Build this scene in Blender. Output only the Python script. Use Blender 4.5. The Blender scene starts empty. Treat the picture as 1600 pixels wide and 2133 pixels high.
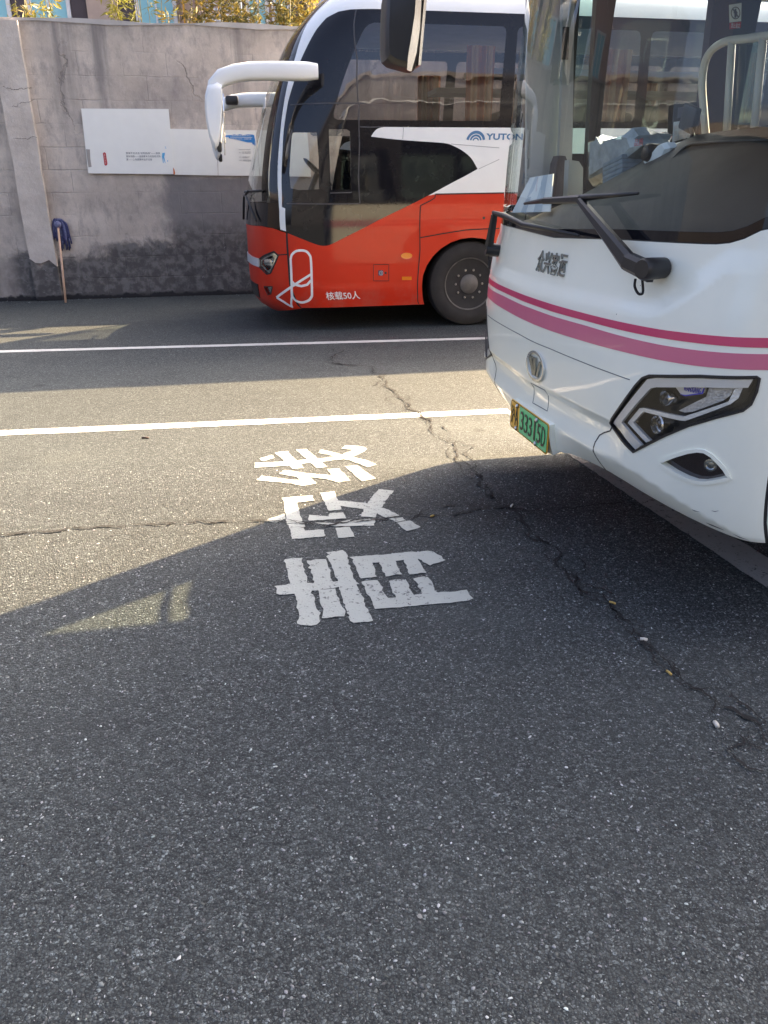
import bpy, bmesh, math, random
import numpy as np
from mathutils import Vector, Matrix, geometry
random.seed(7); RNG = np.random.default_rng(7)
# ------------------------------------------------------------------ camera, sky, sun, exposure
F = 1600.0; CAM_H = 1.5; PIT = math.radians(22.5); ROLL = math.radians(.45)
fw = np.array([0, math.cos(PIT), -math.sin(PIT)]); _u0 = np.array([0, math.sin(PIT), math.cos(PIT)]); _r0 = np.array([1., 0, 0])
rt = _r0*math.cos(ROLL) - _u0*math.sin(ROLL); up = _u0*math.cos(ROLL) + _r0*math.sin(ROLL)
CAM = np.array([0, 0, CAM_H])
sc = bpy.context.scene
cd = bpy.data.cameras.new('camera'); co = bpy.data.objects.new('camera', cd); sc.collection.objects.link(co)
cd.sensor_fit = 'VERTICAL'; cd.sensor_height = 24; cd.sensor_width = 18; cd.lens = 24*F/2133; cd.clip_start = .05; cd.clip_end = 2000
co.matrix_world = Matrix(((rt[0], up[0], -fw[0], CAM[0]), (rt[1], up[1], -fw[1], CAM[1]), (rt[2], up[2], -fw[2], CAM[2]), (0, 0, 0, 1)))
sc.camera = co
SUN_EL = math.radians(35); SUN_AZ = math.atan2(.735, .68)      # azimuth from +Y towards +X
wd = bpy.data.worlds.new('World'); sc.world = wd; wd.use_nodes = True
nt = wd.node_tree; bg = nt.nodes['Background']; sky = nt.nodes.new('ShaderNodeTexSky'); sky.sky_type = 'NISHITA'
sky.sun_disc = False; sky.sun_elevation = SUN_EL; sky.sun_rotation = SUN_AZ; sky.air_density = .45; sky.dust_density = 7.0; sky.ozone_density = .3
nt.links.new(sky.outputs[0], bg.inputs[0]); bg.inputs[1].default_value = .128
sl = bpy.data.lights.new('sun', 'SUN'); so = bpy.data.objects.new('sun', sl); sc.collection.objects.link(so)
sl.energy = 4.6; sl.angle = math.radians(.53); sl.color = (1, .725, .41)
SUND = Vector((math.sin(SUN_AZ)*math.cos(SUN_EL), math.cos(SUN_AZ)*math.cos(SUN_EL), math.sin(SUN_EL)))
so.rotation_euler = SUND.to_track_quat('Z', 'Y').to_euler(); so.location = (20, 20, 30)
sc.view_settings.view_transform = 'Standard'; sc.view_settings.look = 'None'; sc.view_settings.gamma = 1; sc.view_settings.exposure = 2.58
sc.view_settings.use_curve_mapping = False
sc.render.engine = 'CYCLES'; sc.cycles.use_denoising = True; sc.cycles.max_bounces = 8; sc.cycles.transparent_max_bounces = 16
sc.cycles.caustics_reflective = False; sc.cycles.caustics_refractive = False; sc.cycles.sample_clamp_indirect = 8
# ------------------------------------------------------------------ pixel geometry (photograph pixels, 1600 x 2133)
def ray(x, y): return fw + rt*(x-800)/F + up*(1066.5-y)/F
def gnd(x, y, z=0.):
    d = ray(x, y); return CAM + d*((z-CAM_H)/d[2])
def proj(p):
    q = np.asarray(p, float) - CAM; d = q@fw
    return np.stack([800+F*(q@rt)/d, 1066.5-F*(q@up)/d], -1)
def onplane(x, y, p0, n):
    d = ray(x, y); return CAM + d*(np.dot(np.subtract(p0, CAM), n)/np.dot(d, n))
YAW = math.radians(10.7)
AX = np.array([math.cos(YAW), math.sin(YAW), 0]); IN = np.array([-math.sin(YAW), math.cos(YAW), 0]); ZZ = np.array([0, 0, 1.])
# ------------------------------------------------------------------ shader helper
class V:
    """value in a node tree with arithmetic"""
    def __init__(s, t, sock): s.t = t; s.s = sock
    def _m(s, op, *o):
        n = s.t.nodes.new('ShaderNodeMath'); n.operation = op
        for i, x in enumerate((s,)+o):
            if isinstance(x, V): s.t.links.new(x.s, n.inputs[i])
            else: n.inputs[i].default_value = x
        return V(s.t, n.outputs[0])
    def __add__(s, o): return s._m('ADD', o)
    def __sub__(s, o): return s._m('SUBTRACT', o)
    def __mul__(s, o): return s._m('MULTIPLY', o)
    def __truediv__(s, o): return s._m('DIVIDE', o)
    def abs(s): return s._m('ABSOLUTE')
    def pw(s, e): return s._m('POWER', e)
    def mx(s, o): return s._m('MAXIMUM', o)
    def mn(s, o): return s._m('MINIMUM', o)
    def clamp(s): return s._m('MAXIMUM', 0.)._m('MINIMUM', 1.)
    def ss(s, a, b):
        n = s.t.nodes.new('ShaderNodeMapRange'); n.interpolation_type = 'SMOOTHSTEP'
        s.t.links.new(s.s, n.inputs[0])
        lo, hi, f, t = (a, b, 0., 1.) if a < b else (b, a, 1., 0.)
        n.inputs[1].default_value = lo; n.inputs[2].default_value = hi; n.inputs[3].default_value = f; n.inputs[4].default_value = t
        return V(s.t, n.outputs[0])
class NT:
    def __init__(s, name):
        s.m = bpy.data.materials.new(name); s.m.use_nodes = True; s.t = s.m.node_tree; s.b = s.t.nodes['Principled BSDF']; s.out = s.t.nodes['Material Output']
        s.tc = s.t.nodes.new('ShaderNodeTexCoord')
    def co(s, scale=(1, 1, 1), loc=(0, 0, 0), rot=(0, 0, 0), src='Object'):
        n = s.t.nodes.new('ShaderNodeMapping'); s.t.links.new(s.tc.outputs[src], n.inputs[0]); n.inputs[1].default_value = loc; n.inputs[2].default_value = rot; n.inputs[3].default_value = scale
        return n.outputs[0]
    def noise(s, scale, detail=4, rough=.55, vec=None, col=False, dist=0.):
        n = s.t.nodes.new('ShaderNodeTexNoise'); n.inputs['Scale'].default_value = scale; n.inputs['Detail'].default_value = detail; n.inputs['Roughness'].default_value = rough; n.inputs['Distortion'].default_value = dist
        s.t.links.new(vec or s.tc.outputs['Object'], n.inputs['Vector']); return n.outputs['Color'] if col else V(s.t, n.outputs[0])
    def vor(s, scale, vec=None, feature='F1', rand=1.):
        n = s.t.nodes.new('ShaderNodeTexVoronoi'); n.feature = feature; n.inputs['Scale'].default_value = scale; n.inputs['Randomness'].default_value = rand
        s.t.links.new(vec or s.tc.outputs['Object'], n.inputs['Vector'])
        return V(s.t, n.outputs['Distance']), (n.outputs['Color'] if 'Color' in n.outputs else None)
    def sep(s, sock=None):
        n = s.t.nodes.new('ShaderNodeSeparateXYZ'); s.t.links.new(sock or s.tc.outputs['Object'], n.inputs[0]); return [V(s.t, o) for o in n.outputs]
    def mix(s, f, a, b, mode='MIX'):
        n = s.t.nodes.new('ShaderNodeMix'); n.data_type = 'RGBA'; n.blend_type = mode
        for sock, x in ((n.inputs[0], f), (n.inputs[6], a), (n.inputs[7], b)):
            if isinstance(x, V): s.t.links.new(x.s, sock)
            elif isinstance(x, bpy.types.NodeSocket): s.t.links.new(x, sock)
            elif isinstance(x, (int, float)): sock.default_value = x
            else: sock.default_value = (*x, 1)
        return n.outputs[2]
    def ramp(s, v, pts, const=False):
        n = s.t.nodes.new('ShaderNodeValToRGB'); s.t.links.new(v.s if isinstance(v, V) else v, n.inputs[0])
        e = n.color_ramp.elements
        while len(e) < len(pts): e.new(.5)
        for q, (p, c) in zip(e, pts): q.position = p; q.color = (*c, 1) if len(c) == 3 else c
        if const: n.color_ramp.interpolation = 'CONSTANT'
        return n.outputs[0]
    def set(s, col=None, rough=None, bump=None, bstr=.5, bdist=.01, metal=None):
        def put(k, x):
            if isinstance(x, V): s.t.links.new(x.s, s.b.inputs[k])
            elif isinstance(x, bpy.types.NodeSocket): s.t.links.new(x, s.b.inputs[k])
            elif isinstance(x, (int, float)): s.b.inputs[k].default_value = x
            else: s.b.inputs[k].default_value = (*x, 1)
        if col is not None: put('Base Color', col)
        if rough is not None: put('Roughness', rough)
        if metal is not None: put('Metallic', metal)
        if bump is not None:
            n = s.t.nodes.new('ShaderNodeBump'); n.inputs['Strength'].default_value = bstr; n.inputs['Distance'].default_value = bdist
            s.t.links.new(bump.s, n.inputs['Height']); s.t.links.new(n.outputs[0], s.b.inputs['Normal'])
        return s.m
def plain(name, col, rough=.5, metal=0., coat=0., var=.12, vs=6., bump=0., bs=60., spec=.5):
    k = NT(name); n = k.noise(vs, 5)
    c = k.mix((n-.25)*1.6, tuple(x*(1-var) for x in col), tuple(min(1, x*(1+var)) for x in col))
    k.set(c, rough, k.noise(bs, 3) if bump else None, bump or 0, .004, metal)
    k.b.inputs['Coat Weight'].default_value = coat; k.b.inputs['Coat Roughness'].default_value = .04; k.b.inputs['Specular IOR Level'].default_value = spec
    if rough < .6:
        r = k.noise(vs*2.3, 4); k.set(rough=(r-.5)*(.25*rough)+rough)
    return k.m
def glass(name, tint, f0=.05, gloss=(1, 1, 1), rough=0., dirt=0.):
    k = NT(name); t = k.t; t.nodes.remove(k.b)
    g = t.nodes.new('ShaderNodeNewGeometry'); dp = t.nodes.new('ShaderNodeVectorMath'); dp.operation = 'DOT_PRODUCT'
    t.links.new(g.outputs['Normal'], dp.inputs[0]); t.links.new(g.outputs['Incoming'], dp.inputs[1])
    c = V(t, dp.outputs['Value']).abs(); fr = ((c*-1.+1.).pw(5.)*(1-f0)+f0).clamp()
    tr = t.nodes.new('ShaderNodeBsdfTransparent'); tr.inputs[0].default_value = (*tint, 1)
    gl = t.nodes.new('ShaderNodeBsdfGlossy'); gl.inputs[0].default_value = (*gloss, 1); gl.inputs['Roughness'].default_value = rough
    # slight waviness of toughened glass
    nz = k.noise(2.2, 2); bp = t.nodes.new('ShaderNodeBump'); bp.inputs['Strength'].default_value = .12; bp.inputs['Distance'].default_value = .02
    t.links.new(nz.s, bp.inputs['Height']); t.links.new(bp.outputs[0], gl.inputs['Normal'])
    mx = t.nodes.new('ShaderNodeMixShader'); t.links.new(fr.s, mx.inputs[0]); t.links.new(tr.outputs[0], mx.inputs[1]); t.links.new(gl.outputs[0], mx.inputs[2])
    last = mx.outputs[0]
    if dirt:
        df = t.nodes.new('ShaderNodeBsdfDiffuse'); df.inputs[0].default_value = (.62, .66, .64, 1)
        m2 = t.nodes.new('ShaderNodeMixShader'); dn = (k.noise(3., 5, vec=k.co((1, 1, .35)))-.2)*dirt*1.6
        t.links.new(dn.clamp().s, m2.inputs[0]); t.links.new(last, m2.inputs[1]); t.links.new(df.outputs[0], m2.inputs[2]); last = m2.outputs[0]
    t.links.new(last, k.out.inputs[0]); return k.m
# ------------------------------------------------------------------ object helpers
COL = sc.collection
BASE = {}
def _link(o, parent):
    COL.objects.link(o)
    if parent is not None: o.parent = parent
    BASE[o.name] = BASE.get(parent.name, np.zeros(3)) if parent is not None else np.zeros(3)
def tag(o, label=None, cat=None, group=None, kind=None):
    for k, v in (('label', label), ('category', cat), ('group', group), ('kind', kind)):
        if v: o[k] = v
    return o
def thing(name, loc, label, cat, group=None):
    o = bpy.data.objects.new(name, None); COL.objects.link(o); o.location = [float(x) for x in loc]; o.empty_display_size = .2
    BASE[o.name] = np.array(loc, float); return tag(o, label, cat, group)
def mesh(name, verts, faces, mat, parent=None, smooth=False, mats=None, fmat=None, loopn=None):
    b = BASE.get(parent.name, np.zeros(3)) if parent is not None else np.zeros(3)
    me = bpy.data.meshes.new(name); me.from_pydata((np.asarray(verts, float)-b).tolist(), [], [list(map(int, f)) for f in faces])
    for m in (mats or [mat]): me.materials.append(m)
    if fmat is not None: me.polygons.foreach_set('material_index', fmat)
    if smooth is True: me.polygons.foreach_set('use_smooth', [True]*len(me.polygons))
    me.update()
    if loopn is not None:
        me.polygons.foreach_set('use_smooth', [True]*len(me.polygons)); me.normals_split_custom_set(loopn)
    o = bpy.data.objects.new(name, me); _link(o, parent); return o
def from_bm(name, bm, mat, parent=None, smooth=None):
    b = BASE.get(parent.name, np.zeros(3)) if parent is not None else np.zeros(3)
    bmesh.ops.translate(bm, vec=Vector(-b), verts=bm.verts)
    bmesh.ops.recalc_face_normals(bm, faces=bm.faces)
    if smooth is not None:
        for f in bm.faces: f.smooth = True
        for e in bm.edges:
            if len(e.link_faces) == 2 and e.calc_face_angle(0) > math.radians(smooth): e.smooth = False
    me = bpy.data.meshes.new(name); bm.to_mesh(me); bm.free(); me.materials.append(mat)
    o = bpy.data.objects.new(name, me); _link(o, parent); return o
def box(name, c, size, mat, parent=None, R=None, bev=.0, seg=2):
    bm = bmesh.new(); bmesh.ops.create_cube(bm, size=1.); bmesh.ops.scale(bm, vec=Vector(size), verts=bm.verts)
    if bev: bmesh.ops.bevel(bm, geom=bm.edges[:], offset=bev, segments=seg, affect='EDGES', profile=.5)
    if R is not None: bmesh.ops.transform(bm, matrix=Matrix([list(map(float, r)) for r in np.asarray(R)]).to_4x4(), verts=bm.verts)
    bmesh.ops.translate(bm, vec=Vector([float(x) for x in c]), verts=bm.verts)
    return from_bm(name, bm, mat, parent, 40 if bev else None)
BUSR = np.stack([AX, IN, ZZ], 1)
def smoothpts(pts, k=6):
    p = np.asarray(pts, float)
    if len(p) < 3: return p
    q = np.vstack([2*p[0]-p[1], p, 2*p[-1]-p[-2]]); out = []
    for i in range(1, len(q)-2):
        for t in np.linspace(0, 1, k, endpoint=False):
            a, b, c, d = q[i-1:i+3]
            out.append(.5*((2*b)+(c-a)*t+(2*a-5*b+4*c-d)*t*t+(3*b-a-3*c+d)*t**3))
    out.append(p[-1]); return np.array(out)
def tube(name, pts, r, mat, parent=None, seg=8, flat=1., smooth=True):
    p = np.asarray(pts, float); n = len(p); r = np.broadcast_to(np.asarray(r, float), (n,))
    t = np.gradient(p, axis=0); t /= np.linalg.norm(t, axis=1)[:, None]+1e-9
    ref = np.array([0, 0, 1.]) if abs(t[0][2]) < .9 else np.array([1., 0, 0]); vs = []
    a = np.cross(t[0], ref); a /= np.linalg.norm(a)
    for i in range(n):
        a = a - t[i]*(a@t[i]); a /= np.linalg.norm(a)+1e-9; b = np.cross(t[i], a)
        for k in range(seg):
            th = 2*math.pi*k/seg; vs.append(p[i]+r[i]*(a*math.cos(th)*flat+b*math.sin(th)))
    fs = [[i*seg+k, i*seg+(k+1) % seg, (i+1)*seg+(k+1) % seg, (i+1)*seg+k] for i in range(n-1) for k in range(seg)]
    fs += [list(range(seg))[::-1], [(n-1)*seg+k for k in range(seg)]]
    return mesh(name, vs, fs, mat, parent, smooth)
def loft(name, rings, mat, parent=None, caps=True, ang=35):
    bm = bmesh.new(); R = [[bm.verts.new(Vector([float(x) for x in v])) for v in r] for r in rings]; m = len(R[0])
    for i in range(len(R)-1):
        for k in range(m): bm.faces.new((R[i][k], R[i][(k+1) % m], R[i+1][(k+1) % m], R[i+1][k]))
    if caps: bm.faces.new(R[0][::-1]); bm.faces.new(R[-1])
    return from_bm(name, bm, mat, parent, ang)
def lathe(name, prof, c, axis, mat, parent=None, seg=32, ang=35):
    ax = np.asarray(axis, float); ax /= np.linalg.norm(ax); ref = np.array([0, 0, 1.]) if abs(ax[2]) < .9 else np.array([1., 0, 0])
    a = np.cross(ax, ref); a /= np.linalg.norm(a); b = np.cross(ax, a); c = np.asarray(c, float)
    return loft(name, [[c+ax*h+max(r, 1e-4)*(a*math.cos(2*math.pi*k/seg)+b*math.sin(2*math.pi*k/seg)) for k in range(seg)] for r, h in prof], mat, parent, True, ang)
def inpoly(P, poly):
    P = np.asarray(P, float); x, y = P[:, 0], P[:, 1]; q = np.asarray(poly, float); r = np.zeros(len(P), bool); j = len(q)-1
    for i in range(len(q)):
        xi, yi = q[i]; xj, yj = q[j]
        if yi != yj: r ^= ((yi > y) != (yj > y)) & (x < (xj-xi)*(y-yi)/(yj-yi)+xi)
        j = i
    return r
def dens(poly, step, closed=True):
    q = [np.asarray(p, float) for p in poly]; out = []
    for i in range(len(q) if closed else len(q)-1):
        a, b = q[i], q[(i+1) % len(q)]; k = max(1, int(math.ceil(np.linalg.norm(b-a)/step)))
        out += [a+(b-a)*t/k for t in range(k)]
    if not closed: out.append(q[-1])
    return np.array(out)
def cdt(polys, holes=(), step=.06, jit=0., grid=True):
    """fill 2-D polygons (union, minus holes) with triangles on a grid"""
    loops = [dens(p, step*.8) for p in list(polys)+list(holes)]
    if jit: loops = [l+RNG.normal(0, jit, l.shape) for l in loops]
    outer, inner = loops[:len(polys)], loops[len(polys):]
    allb = np.vstack(loops); pts = allb
    if grid:
        lo, hi = allb.min(0), allb.max(0); gx, gy = np.meshgrid(np.arange(lo[0]+step/2, hi[0], step), np.arange(lo[1]+step/2, hi[1], step)); g = np.stack([gx.ravel(), gy.ravel()], 1)
        k = np.zeros(len(g), bool)
        for o in outer: k |= inpoly(g, o)
        for h in inner: k &= ~inpoly(g, h)
        g = g[k]; keep = np.ones(len(g), bool)
        for i in range(0, len(g), 500):
            d = ((g[i:i+500, None]-allb[None])**2).sum(2).min(1); keep[i:i+500] = d > (step*.45)**2
        pts = np.vstack([allb, g[keep]])
    ed = []; b = 0
    for l in loops:
        ed += [(b+i, b+(i+1) % len(l)) for i in range(len(l))]; b += len(l)
    r = geometry.delaunay_2d_cdt([Vector(p) for p in pts.tolist()], ed, [], 0, 1e-6)
    P = np.array([v[:] for v in r[0]]); T = np.array(r[2]); cen = P[T].mean(1); k = np.zeros(len(T), bool)
    for o in outer: k |= inpoly(cen, o)
    for h in inner: k &= ~inpoly(cen, h)
    T = T[k]; a = P[T]; ar = (a[:, 1, 0]-a[:, 0, 0])*(a[:, 2, 1]-a[:, 0, 1])-(a[:, 1, 1]-a[:, 0, 1])*(a[:, 2, 0]-a[:, 0, 0])
    T = T[np.abs(ar) > 1e-10]; ar = ar[np.abs(ar) > 1e-10]; T[ar < 0] = T[ar < 0][:, ::-1]
    u, inv = np.unique(T, return_inverse=True); return P[u], inv.reshape(T.shape)
def bound(T):
    c = {}
    for t in T:
        for i in range(3): c[(t[i], t[(i+1) % 3])] = 1
    return [(a, b) for a, b in c if (b, a) not in c]
def flat(name, polys, fn, mat, parent=None, holes=(), th=.01, step=.2, jit=0., grid=False):
    """2-D polygons mapped by fn(P, depth) -> world, extruded by th"""
    P, T = cdt(polys, holes, step, jit, grid); top = fn(P, 0.); n = len(P)
    if not th: return mesh(name, top, T, mat, parent)
    bot = fn(P, -th); fs = [list(t) for t in T]+[[n+t[2], n+t[1], n+t[0]] for t in T]+[[b, a, n+a, n+b] for a, b in bound(T)]
    return mesh(name, np.vstack([top, bot]), fs, mat, parent)
def planefn(p0, ex, ey, nrm):
    p0, ex, ey, nrm = [np.asarray(x, float) for x in (p0, ex, ey, nrm)]
    return lambda P, d: p0+P[:, :1]*ex+P[:, 1:2]*ey+d*nrm
def pxplane(pts, p0, ex, ey, nrm):
    q = [onplane(x, y, p0, nrm)-p0 for x, y in pts]; return [(float(v@ex), float(v@ey)) for v in q]
def textmesh(s, size=1., ext=0., bold=0.):
    cu = bpy.data.curves.new('t', 'FONT'); cu.body = s; cu.size = size; cu.extrude = ext; cu.offset = bold; cu.resolution_u = 3
    o = bpy.data.objects.new('t', cu); COL.objects.link(o); dg = bpy.context.evaluated_depsgraph_get()
    me = bpy.data.meshes.new_from_object(o.evaluated_get(dg)); v = np.array([x.co[:] for x in me.vertices]); f = [list(p.vertices) for p in me.polygons]
    bpy.data.objects.remove(o); bpy.data.curves.remove(cu); bpy.data.meshes.remove(me); return v, f
def text(name, s, fn, rect, mat, parent, ext=.001, slant=0., bold=0.):
    """fit text into rect (x0,y0,x1,y1) of a 2-D frame mapped by fn"""
    v, f = textmesh(s, 1., .5, bold); lo, hi = v.min(0), v.max(0); x0, y0, x1, y1 = rect
    P = np.stack([x0+(v[:, 0]-lo[0])/(hi[0]-lo[0])*(x1-x0), y0+(v[:, 1]-lo[1])/(hi[1]-lo[1])*(y1-y0)], 1); P[:, 0] += slant*(P[:, 1]-y0)
    a, b = fn(P, 0.), fn(P, ext); t = (v[:, 2:3] > 0); return mesh(name, np.where(t, b, a), f, mat, parent)
def pchip(xs, ys):
    xs, ys = np.asarray(xs, float), np.asarray(ys, float); h = np.diff(xs); d = np.diff(ys)/h; m = np.zeros(len(xs)); m[0], m[-1] = d[0], d[-1]
    for i in range(1, len(xs)-1):
        if d[i-1]*d[i] > 0: w1, w2 = 2*h[i]+h[i-1], h[i]+2*h[i-1]; m[i] = (w1+w2)/(w1/d[i-1]+w2/d[i])
    def f(x):
        x = np.clip(np.asarray(x, float), xs[0], xs[-1]); i = np.clip(np.searchsorted(xs, x)-1, 0, len(h)-1); t = (x-xs[i])/h[i]
        return (2*t**3-3*t**2+1)*ys[i]+(t**3-2*t**2+t)*h[i]*m[i]+(-2*t**3+3*t**2)*ys[i+1]+(t**3-t**2)*h[i]*m[i+1]
    return f
def sstep(a, b, x):
    t = np.clip((np.asarray(x, float)-a)/(b-a), 0, 1); return t*t*(3-2*t)
class Shell:
    """curved bus body: a = arc length round the plan outline from the front centre (+ near side), z = height"""
    def __init__(s, O, near, W, outline, nose, tumble, fade, length, relief=None):
        s.O, s.n, s.W, s.relief, s.fade = np.asarray(O, float), np.asarray(near, float), W, relief, fade
        q = smoothpts([(-outline[1][0]*0+o, w) for o, w in outline], 14); q = np.vstack([q, [(length, W)]])
        L = np.concatenate([[0], np.cumsum(np.linalg.norm(np.diff(q, axis=0), axis=1))]); s.L, s.q = L, q
        s.nose, s.tum = pchip(*zip(*nose)), pchip(*zip(*tumble)); s.length = length
        s.amax = L[-1]; s.amin = 0.
    def S(s, a, z, off=0., rel=True):
        a = np.asarray(a, float); z = np.asarray(z, float); aa = np.abs(a); o = np.interp(aa, s.L, s.q[:, 0]); w = np.interp(aa, s.L, s.q[:, 1])
        b = 1-sstep(s.fade[0], s.fade[1], o); sx = o+s.nose(z)*b; w = w*(1-s.tum(z)/s.W)
        p = s.O+sx[..., None]*AX+(np.sign(a)*w)[..., None]*s.n+z[..., None]*ZZ
        d = np.broadcast_to(np.asarray(off, float), z.shape).copy()
        if rel and s.relief is not None: d = d+s.relief(aa, z)
        if np.any(d != 0): p = p+s.N(a, z)*d[..., None]
        return p
    def N(s, a, z, rel=False):
        e = .004; da = s.S(a+e, z, rel=rel)-s.S(a-e, z, rel=rel); dz = s.S(a, z+e, rel=rel)-s.S(a, z-e, rel=rel)
        n = np.cross(da, dz); n /= np.linalg.norm(n, axis=-1)[..., None]+1e-12
        c = s.O+AX*s.length*.5; c = c+ZZ*1.5; sg = np.sign(np.sum((s.S(a, z, rel=False)-c)*n, -1)); 
        return n*np.where(sg == 0, 1, sg)[..., None]
    def inv(s, px, a=None, z=1.0):
        px = np.asarray(px, float)
        def f(v): return proj(s.S(np.array(v[0]), np.array(v[1]), rel=False))-px
        best = None
        for a0 in ([a] if a is not None else np.linspace(s.amin, 4.5, 26)):
            for z0 in ((z,) if a is not None else (.4, .8, 1.2, 1.8, 2.4, 3.)):
                e = np.abs(f((a0, z0))).sum()
                if best is None or e < best[0]: best = (e, a0, z0)
        v = np.array(best[1:]); lam = 1.
        for _ in range(60):
            r = f(v); J = np.stack([(f(v+d)-f(v-d))/2e-4 for d in (np.array([1e-4, 0]), np.array([0, 1e-4]))], 1)
            st = np.linalg.solve(J.T@J+np.eye(2)*lam*.5, J.T@r); st = np.clip(st, -.3, .3); v2 = v-st; v2[0] = max(v2[0], s.amin)
            if np.abs(f(v2)).sum() < np.abs(r).sum(): v = v2; lam = max(lam*.4, 1e-9)
            else: lam *= 6
            if np.abs(r).sum() < .02: break
        return float(v[0]), float(v[1])
    def many(s, pts): return [s.inv(p) for p in pts]
    def so(s, o): return float(np.interp(o, s.q[:, 0], s.L))      # outline depth -> a
    def fn(s, side=1, off=0.): return lambda P, d: s.S(P[:, 0]*side, P[:, 1], off+d)
    def patch(s, name, polys, mat, parent, holes=(), off=0., th=.012, step=.06, side=1, jit=0.):
        P, T = cdt(polys, holes, step, jit); n = len(P); a = P[:, 0]*side; z = P[:, 1]
        top = s.S(a, z, off); N = s.N(a, z, True)
        if side < 0: T = T[:, ::-1]
        f = np.cross(top[T[:, 1]]-top[T[:, 0]], top[T[:, 2]]-top[T[:, 0]])
        if (f*N[T[:, 0]]).sum() < 0: T = T[:, ::-1]
        fs = [list(t) for t in T]; ln = [N[i] for t in T for i in t]; vs = top
        if th:
            vs = np.vstack([top, s.S(a, z, off-th)])
            for t in T: fs.append([n+t[2], n+t[1], n+t[0]]); ln += [-N[t[2]], -N[t[1]], -N[t[0]]]
            for x, y in bound(T):
                q = [y, x, n+x, n+y]; fs.append(q); fnm = np.cross(vs[q[1]]-vs[q[0]], vs[q[2]]-vs[q[0]]); fnm /= np.linalg.norm(fnm)+1e-12; ln += [fnm]*4
        return mesh(name, vs, fs, mat, parent, loopn=[tuple(map(float, q)) for q in ln])
    def ribbon(s, name, line, w, mat, parent, off=.001, th=.004, side=1, closed=False, step=.03):
        l = dens(line, step, closed); t = np.roll(l, -1, 0)-np.roll(l, 1, 0) if closed else np.gradient(l, axis=0)
        t /= np.linalg.norm(t, axis=1)[:, None]+1e-9; nn = np.stack([-t[:, 1], t[:, 0]], 1)*w/2
        L, R = l+nn, l-nn; n = len(l); rings = []
        for P, d in ((L, off), (R, off), (R, off-th), (L, off-th)): rings.append(s.S(P[:, 0]*side, P[:, 1], d))
        vs = np.vstack(rings); fs = []; m = n if closed else n-1
        for i in range(m):
            j = (i+1) % n
            for k in range(4): a, b = k*n, ((k+1) % 4)*n; fs.append([a+i, a+j, b+j, b+i] if side > 0 else [a+i, b+i, b+j, a+j])
        if not closed: fs += [[0, n, 2*n, 3*n], [3*n+n-1, 2*n+n-1, 2*n-1, n-1]]
        return mesh(name, vs, fs, mat, parent)
def zoomed(pts, x0, y0, k): return [(x0+x/k, y0+y/k) for x, y in pts]
# ------------------------------------------------------------------ materials
def m_asphalt():
    k = NT('asphalt')
    wv = k.t.nodes.new('ShaderNodeMix'); wv.data_type = 'VECTOR'; wv.inputs[0].default_value = .006
    k.t.links.new(k.co(), wv.inputs[4]); k.t.links.new(k.noise(45, 2, col=True), wv.inputs[5]); w = wv.outputs[1]
    d1, c1 = k.vor(125, w); d2, c2 = k.vor(290, w); e1, _ = k.vor(125, w, 'DISTANCE_TO_EDGE')
    r1 = k.sep(c1)[0]; r2 = k.sep(c2)[0]
    a = k.ramp(r1, [(0, (.034, .034, .036)), (.45, (.085, .085, .086)), (.75, (.16, .159, .157)), (.92, (.30, .298, .29)), (1, (.58, .575, .56))])
    b = k.ramp(r2, [(0, (.040, .040, .042)), (.6, (.115, .115, .114)), (.9, (.21, .208, .203)), (1, (.42, .415, .40))])
    col = k.mix(k.noise(150, 2).ss(.42, .60), a, b)
    col = k.mix(e1.ss(.14, .0)*.85, col, (.020, .020, .022))
    big = k.noise(.55, 5, .6); col = k.mix(big.ss(.38, .75)*.30, col, (.19, .186, .176))
    col = k.mix(k.noise(1.9, 5, .65).ss(.56, .74)*.45, col, (.05, .05, .052))
    x, y, z = k.sep(); st = gnd(1050, 1060)
    trk = k.noise(1., 4, .55, k.co((.22, 1.5, 1), rot=(0, 0, -YAW))); col = k.mix(trk.ss(.50, .72)*.38, col, (.055, .055, .058)); col = k.mix(trk.ss(.42, .22)*.30, col, (.24, .235, .22))
    dr, dc = k.vor(1.15); rr_ = k.sep(dc)[0]; drip = (dr+(k.noise(9, 4)-.5)*.10).ss(.085, .02)*rr_.ss(.45, .6); col = k.mix(drip*.75, col, (.03, .03, .032))
    dust = k.noise(.8, 6, .7); col = k.mix(dust.ss(.55, .75)*.22, col, (.27, .25, .215))
    oil = ((x-float(st[0])).pw(2.)*1.1+(y-float(st[1])).pw(2.)*2.6).pw(.5)+(k.noise(3.2, 5)-.5)*.7
    col = k.mix(oil.ss(.75, .05)*.72, col, (.012, .012, .014))
    col = k.mix(1., col, (.43, .50, .515), 'MULTIPLY')
    h = d1*-.8+d2*-.35+r1*.35+k.noise(330, 2)*.25
    k.b.inputs['Specular IOR Level'].default_value = .35
    return k.set(col, r1*-.25+.88, h, .75, .006)
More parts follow.
